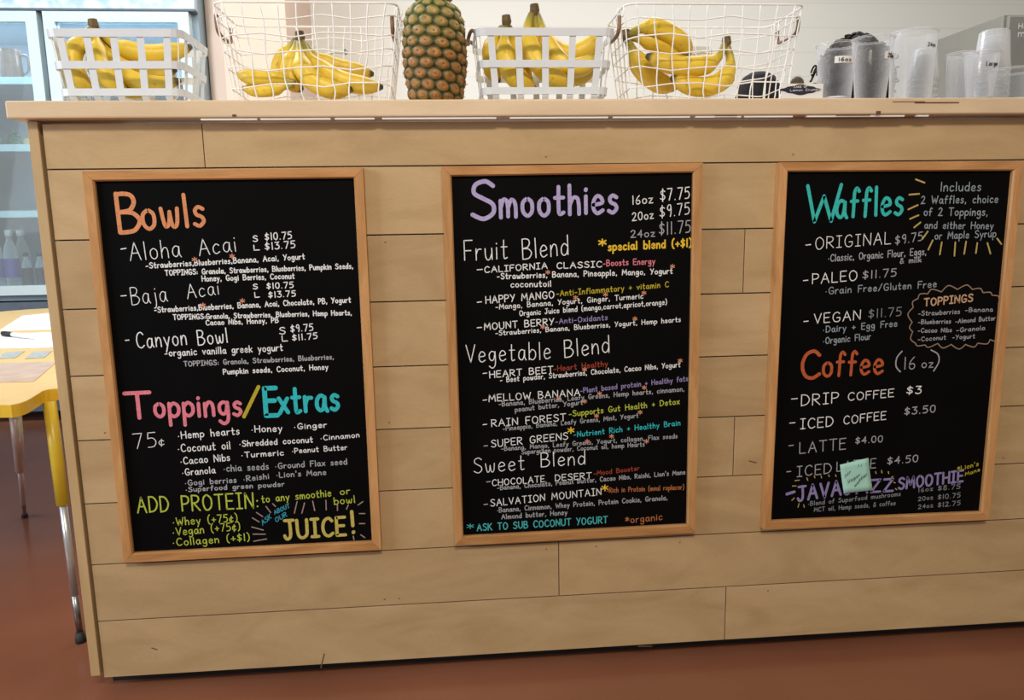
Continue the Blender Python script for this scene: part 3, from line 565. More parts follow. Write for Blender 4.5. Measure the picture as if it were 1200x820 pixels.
# sticky note on the right board
nc = [at(x, y, -0.0095) for x, y in ((984.4,544.4),(1017.8,536.3),(1020.7,573),(987.3,576.6))]
note = thing('sticky_note', 'square mint green sticky note stuck over the words Iced Latte and Jazz', 'note', nc[3])
mb = MB(); nn = 6; vs = []
for i in range(nn+1):
    for j in range(nn+1):
        a = nc[0].lerp(nc[1], j/nn); b = nc[3].lerp(nc[2], j/nn); q = a.lerp(b, i/nn); vs.append(q+Vector((0, -0.006*(i/nn)**2, 0)))
fs = [(i*(nn+1)+j, (i+1)*(nn+1)+j, (i+1)*(nn+1)+j+1, i*(nn+1)+j+1) for i in range(nn) for j in range(nn)]
mb.add(vs, fs); sh = mb.build('paper_sheet', NOTE, note, smooth=True)
sd = sh.modifiers.new('solid', 'SOLIDIFY'); sd.thickness = 0.0003
pn = Pen(-0.0165, note); pn.write('No',991,559,997,553,4,BLACKINK,0.8); pn.write('Vegan',994,566,1008,557,4.5,BLACKINK,0.8); pn.write('waffles',1002,570,1016,556,4.5,BLACKINK,0.8); pn.write('ll',1006,547,1010,546,4,BLACKINK,0.8)

# ================================================================== baskets
def strip_basket(label, xl, xr, ztop_px, y0, depth, nvert, handle=True):
    a = at(xl, ztop_px, y0); b = at(xr, ztop_px, y0); H = a.z-ZT; cx = (a.x+b.x)/2; wt = (b.x-a.x)/2
    root = thing('strip_basket', label, 'basket', (cx, y0+depth/2, ZT))
    kb = 0.90; yc = y0+depth/2
    def half(z):   # half width and half depth at height z
        t = min(1, max(0, z/H)); k = kb+(1-kb)*t; return wt*k, depth/2*(0.86+0.14*t)
    def band(z0, z1, name):
        m_ = MB(); 
        (a0, d0), (a1, d1) = half(z0), half(z1); rr = 0.018
        def loop(hw, hd, z):
            out = []
            for sx, sy, a_ in ((1,-1,-PI/2),(1,1,0),(-1,1,PI/2),(-1,-1,PI)):
                for k in range(4):
                    an = a_+PI/2*k/3; out.append((cx+sx*(hw-rr)+rr*math.cos(an), yc+sy*(hd-rr)+rr*math.sin(an), ZT+z))
            return out
        n = 16; t = 0.0016
        vs = loop(a0,d0,z0)+loop(a1,d1,z1)+loop(a1-t,d1-t,z1)+loop(a0-t,d0-t,z0)
        fs = [(q*n+j, q*n+(j+1)%n, ((q+1)%4)*n+(j+1)%n, ((q+1)%4)*n+j) for q in range(4) for j in range(n)]
        m_.add(vs, fs); return m_.build(name, WHITEPAINT, root)
    band(H-0.0135, H, 'rim_band'); band(H*0.53-0.007, H*0.53+0.006, 'band'); band(H*0.16-0.006, H*0.16+0.0065, 'band')
    def upright(fx, fy, ax):   # fx/fy in -1..1 on which side
        m_ = MB(); hw = 0.0062; t = 0.0012; L = []
        for z in (H-0.004, H*0.5, H*0.16, 0.012, 0.004, 0.0012):
            A, D = half(z); ins = 0.0022+(0.006 if z == 0.004 else 0.016 if z < 0.003 else 0)
            if ax == 'y': L.append((cx+fx*A, yc+fy*(D-ins), ZT+z))
            else: L.append((cx+fx*(A-ins), yc+fy*D, ZT+z))
        if ax == 'y': ex = Vector((hw,0,0)); nn_ = Vector((0,-fy*t,0))
        else: ex = Vector((0,hw,0)); nn_ = Vector((-fx*t,0,0))
        vs = []
        for q in L:
            q = Vector(q); vs += [q-ex, q+ex, q+ex+nn_, q-ex+nn_]
        fs = [(i*4+j, i*4+(j+1)%4, (i+1)*4+(j+1)%4, (i+1)*4+j) for i in range(len(L)-1) for j in range(4)]+[(3,2,1,0),(4*len(L)-4,4*len(L)-3,4*len(L)-2,4*len(L)-1)]
        m_.add(vs, fs); m_.build('upright_strip', WHITEPAINT, root)
    for k in range(nvert):
        f = -0.78+1.56*k/(nvert-1)
        upright(f, -1, 'y'); upright(f, 1, 'y')
    for k in range(3):
        f = -0.6+0.6*k
        upright(-1, f, 'x'); upright(1, f, 'x')
    A, D = half(0.0)
    m_ = MB()
    for k in range(4):
        f = -0.62+1.24*k/3; m_.box(cx-A+0.012, cx+A-0.012, yc+f*D-0.006, yc+f*D+0.006, ZT+0.0004, ZT+0.0012)
    for k in range(nvert):
        f = -0.78+1.56*k/(nvert-1); m_.box(cx+f*A-0.006, cx+f*A+0.006, yc-D+0.014, yc+D-0.014, ZT+0.0012, ZT+0.002)
    m_.build('base_strips', WHITEPAINT, root)
    # thin corner wires
    m_ = MB()
    for sx in (-1, 1):
        for sy in (-1, 1):
            pts = []
            for z in (H-0.004, H*0.5, 0.02, 0.006, 0.0018):
                A, D = half(z); i_ = 0 if z > 0.01 else 0.012
                pts.append((cx+sx*(A-0.008-i_), yc+sy*(D-0.008-i_*0.5), ZT+z))
            m_.tube(spline(pts, 4), 0.0011, 6)
    m_.build('corner_wire', WIREPAINT, root)
    if handle:
        for sx in (-1,):
            xx = cx+sx*(wt-0.001); pts = [(xx-sx*0.008, yc-0.05, ZT+H-0.006), (xx+sx*0.004, yc-0.046, ZT+H+0.004), (xx+sx*0.010, yc-0.03, ZT+H-0.004), (xx+sx*0.010, yc+0.03, ZT+H-0.004), (xx+sx*0.004, yc+0.046, ZT+H+0.004), (xx-sx*0.008, yc+0.05, ZT+H-0.006)]
            MB().tube(spline(pts, 4), 0.0035, 8).build('handle', HANDLEW, root, smooth=True, label='brown loop handle')
    return root, yc, half
strip_basket('white metal strip basket of bananas at left end of counter top', 49, 212, 33, 0.0, 0.17, 5, False)
strip_basket('white metal strip basket of bananas beside the pineapple', 556, 722, 32, 0.0, 0.17, 5, True)

def wire_basket(label, xl, xr, top_px, y0, depth, nv, nh, ns, kb):
    a = at(xl, top_px, y0); b = at(xr, top_px, y0); H = a.z-ZT; cx = (a.x+b.x)/2; wt = (b.x-a.x)/2; yc = y0+depth/2
    root = thing('wire_basket', label, 'basket', (cx, yc, ZT))
    rw = 0.0013
    def half(z): t = max(0, min(1, z/H)); k = kb+(1-kb)*t; return wt*k, depth/2*(0.84+0.16*t)
    def loop(z, rr=0.022, inset=0.0, wob=0.0, sd=0):
        A, D = half(z); A -= inset; D -= inset; out = []
        rnd = random.Random(sd); ph = rnd.uniform(0, 6.28)
        cs = ((1,-1,-PI/2),(1,1,0),(-1,1,PI/2),(-1,-1,PI))
        for q, (sx, sy, a_) in enumerate(cs):
            for k in range(4):
                an = a_+PI/2*k/3; out.append(Vector((cx+sx*(A-rr)+rr*math.cos(an), yc+sy*(D-rr)+rr*math.sin(an), ZT+z)))
            nx, ny, na = cs[(q+1)%4]
            an = a_+PI/2; s_ = out[-1]; e_ = Vector((cx+nx*(A-rr)+rr*math.cos(na), yc+ny*(D-rr)+rr*math.sin(na), ZT+z))
            for k in range(1, 5): out.append(s_.lerp(e_, k/5))
        for v in out:
            v.z += wob*math.sin(7*(v.x-cx)/wt+ph+3*(v.y-yc)) + wob*0.5*(v.x-cx)/wt*rnd.choice((1,1))
        return out
    MB().tube(loop(H), 0.0019, 8, closed=True).build('rim', WIREPAINT, root, smooth=True)
    m_ = MB()
    for k in range(1, nh):
        z = H*(1-k/nh)+0.004
        m_.tube(loop(z, wob=0.0045, sd=k), rw, 6, closed=True)
    m_.tube(loop(0.0022, inset=0.010), rw, 6, closed=True)
    m_.build('ring_wires', WIREPAINT, root, smooth=True)
    m_ = MB()
    def up(f, sy, axis):
        pts = []; rnd = random.Random(int(f*1000)+sy)
        for z in (H, H*0.75, H*0.5, H*0.25, 0.022, 0.007, 0.0034):
            A, D = half(z); ins = 0.003 if z == 0.007 else 0.012 if z < 0.005 else 0.0
            wx_ = 0 if z in (H,) or z < 0.01 else rnd.uniform(-0.0035, 0.0035)
            pts.append((cx+f*A+wx_, yc+sy*(D-ins), ZT+z) if axis == 'y' else (cx+sy*(A-ins), yc+f*D+wx_, ZT+z))
        return pts
    for k in range(nv):
        f = -0.88+1.76*k/(nv-1)
        F = up(f, -1, 'y'); B = up(f, 1, 'y')
        m_.tube(spline(F+list(reversed(B)), 3), rw, 6)
    for k in range(ns):
        f = -0.8+1.6*k/(ns-1)
        F = up(f, -1, 'x'); B = up(f, 1, 'x')
        for q in (F, B): m_.tube(spline(q, 3), rw, 6)
    A, D = half(0)
    for k in range(ns): 
        f = -0.8+1.6*k/(ns-1); m_.tube([(cx-A+0.012, yc+f*D, ZT+0.0014), (cx+A-0.012, yc+f*D, ZT+0.0014)], rw, 6)
    m_.build('upright_wires', WIREPAINT, root, smooth=True)
    for sx in (-1, 1):
        A, D = half(H); xx = cx+sx*A
        for q in (-0.045, 0.045):
            m_ = MB(); lp = [(xx+sx*0.007*math.sin(t*2*PI/10), yc+q, ZT+H-0.006+0.008*math.cos(t*2*PI/10)) for t in range(10)]
            m_.tube(lp, 0.0012, 6, closed=True)
            m_.build('handle_loop', WIREPAINT, root, smooth=True)
        pts = [(xx+sx*(-0.012 if sx == 1 and xr < 600 else 0.003), yc+s_*0.047, ZT+H+dz_) for s_, dz_ in ((-1,-0.012),(-1,-0.028),(-0.7,-0.042),(0.7,-0.042),(1,-0.028),(1,-0.012))]
        MB().tube(spline(pts, 4), 0.0038, 8).build('handle', HANDLEW, root, smooth=True, label='brown wooden handle')
    A, D = half(H*0.72)
    q = MB().box(cx-0.045, cx+0.045, yc+D+0.0015, yc+D+0.003, ZT+H*0.66, ZT+H*0.78).build('label_plate', WIREGREY, root, label='pale grey plate on the back')
    mb_ = MB()
    for s_ in (-0.048, 0.048): mb_.ball((cx+s_, yc+D+0.002, ZT+H*0.72), 0.004, 0.0025, 0.006, 8, 6)
    mb_.build('clip', STEELD, q)
    return root
wire_basket('tall white wire basket left of the pineapple, bananas inside', 247, 465, 2, 0.0, 0.17, 10, 6, 5, 0.86)
wire_basket('tall white wire basket at right of the banana baskets, its handles brown', 733, 945, 4, 0.0, 0.17, 10, 6, 5, 0.88)

# ================================================================== bananas
def pent(t): return 1+0.055*math.cos(5*2*PI*t)
def banana(parent, path, rpx, n=5):
    P = [at(x, y, Y) for x, y, Y in path]; C = spline(P, n); R_ = rpx*mpp(path[len(path)//2][2]); k = len(C)
    L_ = [0]
    for i in range(1, k): L_.append(L_[-1]+(C[i]-C[i-1]).length)
    T = [l/L_[-1] for l in L_]; rad = []
    for t in T:
        if t < 0.16: r = 0.34+0.12*t/0.16
        elif t < 0.36: u = (t-0.16)/0.20; r = 0.46+0.54*(u*u*(3-2*u))
        elif t < 0.72: r = 1.0
        else: u = (t-0.72)/0.28; r = 1-0.78*u**2.2
        rad.append(r*R_)
    m_ = MB(); N_ = 15; m_.tube(C, rad, N_, True, shape=pent)
    m_.a = [t for t in T for _ in range(N_)]
    return m_.build('banana', BANANA, parent, smooth=True)
def bunch(label, crown, fingers, rpx_c=5.5, crown_px=9):
    low = min((at(x, y, Y) for f, r in fingers for x, y, Y in f), key=lambda v: v.z)
    root = thing('banana_bunch', label, 'bananas', (low.x, low.y, ZT+0.003), group='bananas in the counter baskets')
    for f, r in fingers: banana(root, f, r)
    if crown:
        x, y, Y = crown; c = at(x, y, Y); r = rpx_c*mpp(Y); m_ = MB()
        m_.tube([c+Vector((0.0, 0, crown_px*mpp(Y)*.7)), c+Vector((0.001, 0, 0)), c-Vector((0, 0, crown_px*mpp(Y)*.7))], [r*0.85, r, r*0.75], 9)
        m_.build('crown', BSTEM, root, label='brown stub where the stalks join')
    return root
bunch('bananas in the white strip basket at the left end', (109,30,.085), [
    ([(106,33,.075),(94,48,.055),(85,64,.042),(87,82,.038),(98,99,.040),(112,107,.048)], 9.5),
    ([(110,33,.085),(112,50,.070),(114,68,.055),(122,86,.048),(138,102,.050),(152,108,.062)], 10.5),
    ([(113,34,.090),(132,50,.090),(153,60,.095),(178,64,.10),(204,61,.112),(225,54,.118)], 10),
    ([(111,36,.095),(128,58,.100),(146,76,.100),(166,86,.095),(188,86,.09),(207,81,.09)], 9.5),
    ([(112,37,.100),(122,62,.080),(138,82,.068),(160,95,.062),(186,99,.06),(212,94,.062)], 10),
    ([(110,36,.105),(108,60,.115),(116,84,.112),(136,100,.110),(160,106,.105),(184,104,.10)], 10)])
bunch('five bananas standing on their curve in the tall wire basket left of the pineapple', (351,44,.075), [
    ([(347,46,.078),(338,59,.092),(329,74,.102),(329,90,.104),(339,102,.10)], 9.5),
    ([(349,48,.076),(344,66,.070),(339,82,.066),(343,97,.064),(355,106,.066)], 10),
    ([(351,48,.075),(352,66,.060),(357,84,.048),(372,98,.043),(394,105,.045),(414,104,.052)], 11.5),
    ([(354,48,.075),(362,66,.068),(378,82,.062),(400,94,.060),(426,100,.062),(449,102,.068)], 10.5),
    ([(356,50,.080),(370,66,.090),(390,76,.098),(414,82,.10),(438,87,.10)], 9)])
bunch('pair of bananas lying flat at the left of the wire basket', None, [
    ([(346,97,.034),(334,94,.036),(320,91,.038),(298,91,.042),(277,87,.05)], 8.5),
    ([(344,100,.036),(332,102,.038),(318,105,.044),(302,106,.05),(284,103,.055)], 7.5)])
bunch('bananas with one brown crown left of middle in the strip basket beside the pineapple', (593,25,.075), [
    ([(589,31,.075),(580,45,.076),(575,62,.078),(576,80,.078),(585,97,.080)], 9.5),
    ([(592,32,.072),(591,54,.058),(595,76,.048),(608,94,.045),(628,106,.052)], 12),
    ([(596,31,.080),(602,48,.098),(606,66,.112),(612,84,.114),(622,98,.112)], 10.5)])
bunch('bananas with the tall crown at the middle of the strip basket beside the pineapple', (626,12,.085), [
    ([(623,16,.083),(618,34,.072),(622,56,.058),(634,76,.046),(652,92,.042),(672,104,.05)], 11.5),
    ([(626,16,.085),(630,36,.088),(644,54,.090),(666,64,.090),(688,56,.088),(703,37,.085)], 11),
    ([(629,16,.088),(637,38,.078),(648,62,.066),(666,78,.058),(686,76,.058),(704,60,.062)], 11),
    ([(628,17,.095),(634,44,.108),(648,72,.112),(666,88,.108),(684,88,.104),(697,76,.10)], 11)])
bunch('bananas with stalks to the left, upper bunch in the right hand wire basket', (733,42,.07), [
    ([(736,41,.068),(750,34,.066),(768,32,.066),(787,40,.068),(802,53,.072),(807,67,.076)], 11),
    ([(736,43,.072),(755,47,.078),(775,54,.082),(793,63,.086),(805,70,.09)], 9.5),
    ([(735,46,.080),(741,62,.100),(752,82,.116),(770,97,.124),(792,104,.126)], 10.5),
    ([(735,46,.072),(744,62,.078),(756,80,.086),(774,95,.090),(794,103,.094)], 10.5)])
bunch('bananas with stalks to the right, lower bunch in the right hand wire basket', (851,50,.06), [
    ([(849,52,.058),(843,65,.050),(827,76,.043),(802,78,.040),(778,73,.040),(757,65,.042)], 11),
    ([(852,53,.060),(856,74,.052),(848,92,.046),(827,102,.043),(803,99,.042),(786,90,.044)], 11)])

# ================================================================== pineapple
PYC = 0.045; pa = at(511, 112, PYC); pcx = pa.x; pR = 36*mpp(PYC); pH = (at(510, 2, PYC).z-ZT); pcy = PYC
pin = thing('pineapple', 'whole ripe pineapple standing between two banana baskets', 'pineapple', (pcx, pcy, ZT))
def prad(t):
    if t < 0.12: u = t/0.12; return 0.66+0.22*math.sqrt(max(0, 1-(1-u)**2))
    if t < 0.45: return 0.88+0.12*math.sin((t-0.12)/0.33*PI/2)
    u = (t-0.45)/0.55; return 1.0-0.16*u**2-0.44*u**9
NR, NC = 10.0, 12
m_ = MB(); nu, nv = 180, 130; vs = []; A_ = []; B_ = []; fs = []
for i in range(nv+1):
    t = i/nv
    for j in range(nu):
        th = j/nu; u = th*NC; v = t*NR+th*2.0      # spiral lattice
        best = 9
        for rr in (math.floor(v)-1, math.floor(v), math.floor(v)+1, math.floor(v)+2):
            uu = u-(0.5 if rr % 2 else 0); du = abs(uu-round(uu)); dv = abs(v-rr)
            best = min(best, math.hypot(du*1.0, dv*0.90))
        e = min(1, best/0.535); bump = (1-e**3.0)*0.10-0.04
        if e < 0.28: bump -= 0.03*(1-e/0.28)
        r = pR*(prad(t)*(1+bump*(1 if 0.04 < t < 0.97 else 0.3)))*0.955
        vs.append((pcx+r*math.cos(2*PI*th), pcy+r*math.sin(2*PI*th), ZT+0.001+pH*t*1.0)); A_.append(e); B_.append(t)
for i in range(nv):
    for j in range(nu): fs.append((i*nu+j, i*nu+(j+1)%nu, (i+1)*nu+(j+1)%nu, (i+1)*nu+j))
fs += [tuple(reversed(range(nu))), tuple(nv*nu+j for j in range(nu))]
m_.add(vs, fs); m_.a = A_; m_.b = B_; m_.build('body', PINE, pin, smooth=True)
m_ = MB()
for rr in range(1, int(NR)+2):
    for cc in range(NC):
        th = ((cc+(0.5 if rr % 2 else 0))/NC) % 1; t = (rr-th*2.0)/NR+0.02
        if not 0.05 < t < 0.95: continue
        r = pR*prad(t)*0.955*1.02; an = 2*PI*th; o_ = Vector((math.cos(an), math.sin(an), 0)); q = Vector((pcx, pcy, ZT+pH*t-0.004))+o_*r
        tip = q+o_*random.uniform(0.003, 0.007)+Vector((random.uniform(-.002,.002), random.uniform(-.002,.002), random.uniform(0.001, 0.006))); sd = Vector((-o_.y, o_.x, 0))*0.0022
        m_.add([q-sd-o_*0.003, q+sd-o_*0.003, q-o_*0.003-Vector((0,0,0.003)), tip], [(0,1,3),(1,2,3),(2,0,3)])
m_.build('eye_spines', PINELEAF, pin)
for k in range(26):
    an = k*2.39996; lay = k/26; o_ = Vector((math.cos(an), math.sin(an), 0)); b0 = Vector((pcx, pcy, ZT+pH-0.004))+o_*(0.026-0.016*lay)
    L_ = 0.05+0.10*lay; out = 0.05*(1-lay)+0.012; pts = [b0, b0+o_*out*0.35+Vector((0,0,L_*0.4)), b0+o_*out*0.8+Vector((0,0,L_*0.8)), b0+o_*out*1.3+Vector((0,0,L_))]
    sd = Vector((-o_.y, o_.x, 0)); vs = []
    for q, wd in zip(spline(pts, 3), (0.011,0.012,0.012,0.011,0.010,0.009,0.007,0.005,0.003,0.0008)): vs += [q-sd*wd, q-o_*0.003, q+sd*wd, q+o_*0.001]
    fs = [(i*4+j, i*4+(j+1)%4, (i+1)*4+(j+1)%4, (i+1)*4+j) for i in range(9) for j in range(4)]+[(3,2,1,0)]
    MB().add(vs, fs).build('crown_leaf', PINELEAF, pin, smooth=True)

# ================================================================== cups
def cup(label, xl, xr, ytop, Y, taper=0.74, mat=CUP, upside=False, z0=None, mark=None, sticker=None, group='clear plastic cups on the counter top', z_off=0.0, hpx=None):
    a = at(xl, ytop, Y); b = at(xr, ytop, Y); R_ = (b.x-a.x)/2; cx = (a.x+b.x)/2; H = a.z-ZT-z_off if hpx is None else hpx*mpp(Y); yc = Y
    zb = ZT+z_off
    root = thing('plastic_cup', label, 'cup', (cx, yc, zb), group=group)
    rb = R_*taper; t = 0.0009
    prof = [(0.0, 0.004), (rb*0.86, 0.004), (rb*0.92, 0.0006), (rb, 0.0006), (rb*1.0, 0.006), (rb*1.02, 0.012), (rb+(R_-rb)*0.85, H*0.86), (R_*0.975, H*0.885), (R_*0.975, H-0.005)]
    inner = [(r-t, z+0.0006) for r, z in reversed(prof[3:])]
    pr = prof+[(R_*0.96, H-0.004)]+inner+[(rb*0.84, 0.0052), (0.0, 0.0052)]
    if upside: pr = [(r, H-z) for r, z in pr]
    body = MB().lathe(pr, (cx, yc, zb), 36).build('body', mat, root, smooth=True)
    zr = H-0.003 if not upside else 0.003
    lp = [(cx+R_*0.99*math.cos(2*PI*k/36), yc+R_*0.99*math.sin(2*PI*k/36), zb+zr) for k in range(36)]
    MB().tube(lp, 0.0021, 6, closed=True).build('rim', CUPFROST, root, smooth=True, label='rolled rim')
    def rat(zz): return rb+(R_-rb)*zz/H
    if sticker or mark:
        text, ang, zf, wd, hg = sticker or mark
        def pt(s, zz, lift):
            r = rat(zz)+lift; th = ang+s/rat(zz); return Vector((cx+r*math.sin(th), yc-r*math.cos(th), zb+zz))
        parent = root
        if sticker:
            m_ = MB(); n = 8; vs = []
            for zz in (H*zf-hg/2, H*zf+hg/2):
                for lift in (0.0012, 0.0003): vs += [pt(-wd/2+wd*k/n, zz, lift) for k in range(n+1)]
            k1 = n+1; fs = [(k, k+1, 2*k1+k+1, 2*k1+k) for k in range(n)]+[(3*k1+k, 3*k1+k+1, k1+k+1, k1+k) for k in range(n)]+[(2*k1+k, 2*k1+k+1, 3*k1+k+1, 3*k1+k) for k in range(n)]+[(k1+k, k1+k+1, k+1, k) for k in range(n)]
            m_.add(vs, fs); parent = m_.build('sticker', STICKER, root, smooth=False, label='white sticker')
        st, tw = strokes(text); m_ = MB(); wr = wd*0.62; hr = hg*0.55
        for q in st:
            P = [pt(-wr/2+wr*x/tw, H*zf-hr/2+hr*y/100, 0.0016) for x, y in q]
            m_.tube(P, 0.0008, 5)
        m_.build('lettering', BLACKINK, parent, label='black marker lettering')
    return root
def ss(x): return x
cup('clear cup with white 16oz sticker, beside the white card', 959, 1003, 51, 0.002, 0.80, sticker=('16oz', -0.02, 0.66, 0.037, 0.012))
cup('clear cup with white 20oz sticker turned to the right, between the 16oz and 24oz cups', 1001, 1046, 44, 0.035, 0.72, sticker=('20oz', 0.62, 0.68, 0.034, 0.013))
cup('tallest single clear cup, marked 24oz straight on the plastic', 1047, 1096, 37, 0.050, 0.88, CUPFROST, mark=('24oz', 0.28, 0.76, 0.030, 0.012))
cup('plain unmarked clear cup in front of the grey appliance', 1112, 1144, 62, 0.073, 0.86, CUPFROST)
cup('clear cup marked Large, in front of the upturned stack', 1133, 1170, 61, 0.005, 0.72, CUPFROST, mark=('Large', 0.0, 0.70, 0.034, 0.014))
cup('wide clear cup cut off by the right edge of the picture', 1163, 1214, 81, 0.030, 0.86, CUP, sticker=('L', 0.75, 0.62, 0.03, 0.014))
# stack of upturned cups behind the Large cup
def stack(label, xl, xr, ytop, Y, n, name):
    a = at(xl, ytop, Y); b = at(xr, ytop, Y); R_ = (b.x-a.x)/2*1.14; cx = (a.x+b.x)/2; yc = Y; Ht = a.z-ZT; step = 0.0125; H = Ht-step*(n-1)
    for k in range(n):
        root = thing('plastic_cup', label, 'cup', (cx, yc, ZT+k*step), group=name)
        t = 0.0004; rt = R_*0.80
        pr = [(0, H), (rt*0.85, H), (rt*0.9, H-0.003), (rt, H-0.003), (R_*0.96, 0.014), (R_*0.985, 0.012), (R_*0.985, 0.003), (R_*0.985-t, 0.003), (R_*0.96-t, 0.013), (rt-t, H-0.0045), (0, H-0.0015)]
        MB().lathe(pr, (cx, yc, ZT+k*step), 28).build('body', CUPFROST, root, smooth=True)
        MB().tube([(cx+R_*math.cos(2*PI*q/28), yc+R_*math.sin(2*PI*q/28), ZT+k*step+0.0025) for q in range(28)], 0.0012, 6, closed=True).build('rim', CUPFROST, root, smooth=True)
stack('clear cup in the upturned nested stack behind the Large cup', 1149, 1182, 36, 0.127, 7, 'upturned nested cups behind the Large cup')
stack('clear cup in the low nested stack behind the 24oz cup', 1070, 1098, 58, 0.103, 5, 'low nested cups behind the 24oz cup')

# ================================================================== card, cap, spoon on the counter
Yc = -0.026
c0 = at(916, 98, Yc); c1 = at(964, 111, Yc)
card = thing('label_card', 'white card with dark scalloped label standing left of the 16oz cup', 'card', ((c0.x+c1.x)/2, Yc, ZT))
MB().box(c0.x, c1.x, Yc-0.0005, Yc+0.0005, ZT+0.0002, c0.z).build('card_sheet', STICKER, card)
f1 = MB().box(c0.x, c1.x, Yc+0.0006, Yc+0.035, ZT+0.0002, ZT+0.0012).build('card_foot', STICKER, card)
mb = MB(); cc = at(938, 105.2, Yc); hw = 25*mpp(Yc); hh = 6.0*mpp(Yc); poly = []
for k in range(64):
    th = 2*PI*k/64; r = 0.86+0.10*math.cos(4*th)+0.06*math.cos(8*th); poly.append(cc+Vector((hw*math.cos(th)*min(1, r*1.05), -0.0007, hh*math.sin(th)*r)))
mb.add(poly+[q+Vector((0, -0.0003, 0)) for q in poly], [tuple(range(64)), tuple(reversed(range(64, 128)))]+[(k, (k+1) % 64, 64+(k+1) % 64, 64+k) for k in range(64)])
lab = mb.build('printed_label', NAVY, card, label='dark navy scalloped label')
pn = Pen(Yc-0.0012, lab); pn.write('CAKE OF',930,103,946,102.4,2.6,WHITEINK,0.6); pn.write('Lemon Crumble',926,107,962,106,3,WHITEINK,0.6)
q = at(889, 100, 0.24)
kh = (at(897, 84, 0.24).z-ZT)/0.068
cap = thing('knit_cap', 'rounded black knitted cap lying behind the right hand wire basket', 'cap', (q.x, 0.24, ZT))
pr = [(0.0, 0.068*kh), (0.018, 0.0665*kh), (0.034, 0.060*kh), (0.046, 0.046*kh), (0.050, 0.030*kh), (0.051, 0.014), (0.049, 0.014), (0.046, 0.03*kh), (0.0, 0.06*kh)]
MB().lathe(pr, (q.x, 0.24, ZT), 28).build('crown', CLOTHBLK, cap, smooth=True)
MB().lathe([(0.051, 0.001), (0.056, 0.004), (0.056, 0.016), (0.051, 0.018), (0.047, 0.015), (0.047, 0.003), (0.051, 0.001)], (q.x, 0.24, ZT), 28).build('cuff', plain('reddish_black_cuff', (0.045, 0.016, 0.014), 0.8), cap, smooth=True, label='reddish dark cuff')
q2 = at(934, 98, 0.27); pz = at(934, 89, 0.27).z-ZT-0.017; mb = MB()
for k in range(420):
    th = random.uniform(0, 2*PI); ph = random.uniform(-0.5, 1.5); d_ = Vector((math.cos(th)*math.cos(ph), math.sin(th)*math.cos(ph), math.sin(ph))); r = random.uniform(0.012, 0.021)
    sd = d_.orthogonal().normalized()*0.0009; c_ = Vector((q2.x, 0.27, ZT+pz)); mb.add([c_-sd, c_+sd, c_+d_*r+Vector((0,0,0))], [(0,1,2)])
mb.ball((q2.x, 0.27, ZT+pz), 0.015, 0.015, 0.0155, 14, 8); mb.ball((q2.x, 0.27, ZT+pz*0.5+0.0006), 0.013, 0.013, pz*0.5, 14, 8)
tag(mb.build('pompom', FUZZ, None, origin=(q2.x, 0.27, ZT)), 'small fuzzy brown ball beside the black cap, behind the white card', 'pompom')
a = at(858, 107, 0.14); b = at(884, 106.5, 0.14)
sp_ = thing('spoon', 'steel spoon lying behind the right hand wire basket', 'spoon', (a.x, 0.19, ZT))
MB().tube([(a.x+0.012, 0.19, ZT+0.006), ((a.x+b.x)/2, 0.19, ZT+0.0065), (b.x-0.005, 0.19, ZT+0.004)], [0.0025, 0.003, 0.0035], 8).build('handle', STEELD, sp_, smooth=True)
MB().ball((a.x, 0.19, ZT+0.0062), 0.014, 0.010, 0.006, 14, 8).build('bowl', CHROME, sp_, smooth=True)

# ================================================================== grey appliance against the back wall
YA = 1.7
k_ = at(1176, 17, YA); v = ray(1097, 35); YB = CAM.y+(k_.x-CAM.x)/v.x*v.y
ap = thing('steel_appliance', 'tall grey metal appliance with white letters, behind the cups', 'appliance', (k_.x+0.35, (YA+YB)/2, ZF))
MB().box(k_.x, k_.x+0.7, YA, YB, ZF+0.06, k_.z).build('cabinet', GREYBOX, ap, bevel=0.004)
MB().box(k_.x+0.012, k_.x+0.69, YA-0.02, YA-0.0005, ZF+0.12, k_.z-0.01).build('door', GREYBOX, ap, bevel=0.004)
mb = MB()
for sx in (0.05, 0.65):
    for sy in (YA+0.05, YB-0.05): mb.tube([(k_.x+sx, sy, ZF), (k_.x+sx, sy, ZF+0.06)], 0.02, 12)
mb.build('feet', RUBBER, ap)
pn = Pen(YA-0.0205, ap); pn.write('Ho',1193.5,33.5,1203,33.5,7,WHITEINK,1.3); pn.write('mi',1193,43,1204,43,9,WHITEINK,1.3)

# ================================================================== fridge with two glass doors
xm0 = at(47, 60, YFR).x; xm1 = at(54, 60, YFR).x; xr = at(224, 60, YFR).x; xc = (xm0+xm1)/2; dw = xr-xm1; xl = xm0-dw
zt = at(100, 13, YFR).z; zb = at(20, 346, YFR).z
fr = thing('display_fridge', 'tall pale blue fridge with two glass doors behind the counter', 'fridge', ((xl+xr)/2, YFR+0.35, ZF))
mb = MB(); D0, D1 = YFR+0.05, YFR+0.68
mb.box(xl-0.03, xl, D0, D1, ZF+0.05, zt+0.26); mb.box(xr, xr+0.03, D0, D1, ZF+0.05, zt+0.26); mb.box(xl, xr, D1-0.03, D1, ZF+0.05, zt+0.26); mb.box(xl, xr, D0, D1-0.03, zt+0.22, zt+0.26)
mb.box(xl, xr, D0, D1-0.03, zt-0.005, zt+0.02)
mb.box(xl, xr, D0, D1-0.03, zb-0.03, zb)
mb.build('cabinet', FRIDGEIN, fr)
MB().box(xl-0.03, xr+0.03, YFR+0.0, D0-0.001, zt+0.012, zt+0.26).build('header_panel', cloud_mat(), fr, label='blue and white clouded header')
MB().box(xl-0.03, xr+0.03, YFR-0.004, D0-0.0015, zt+0.002, zt+0.0115).build('header_trim', GRILLE, fr)
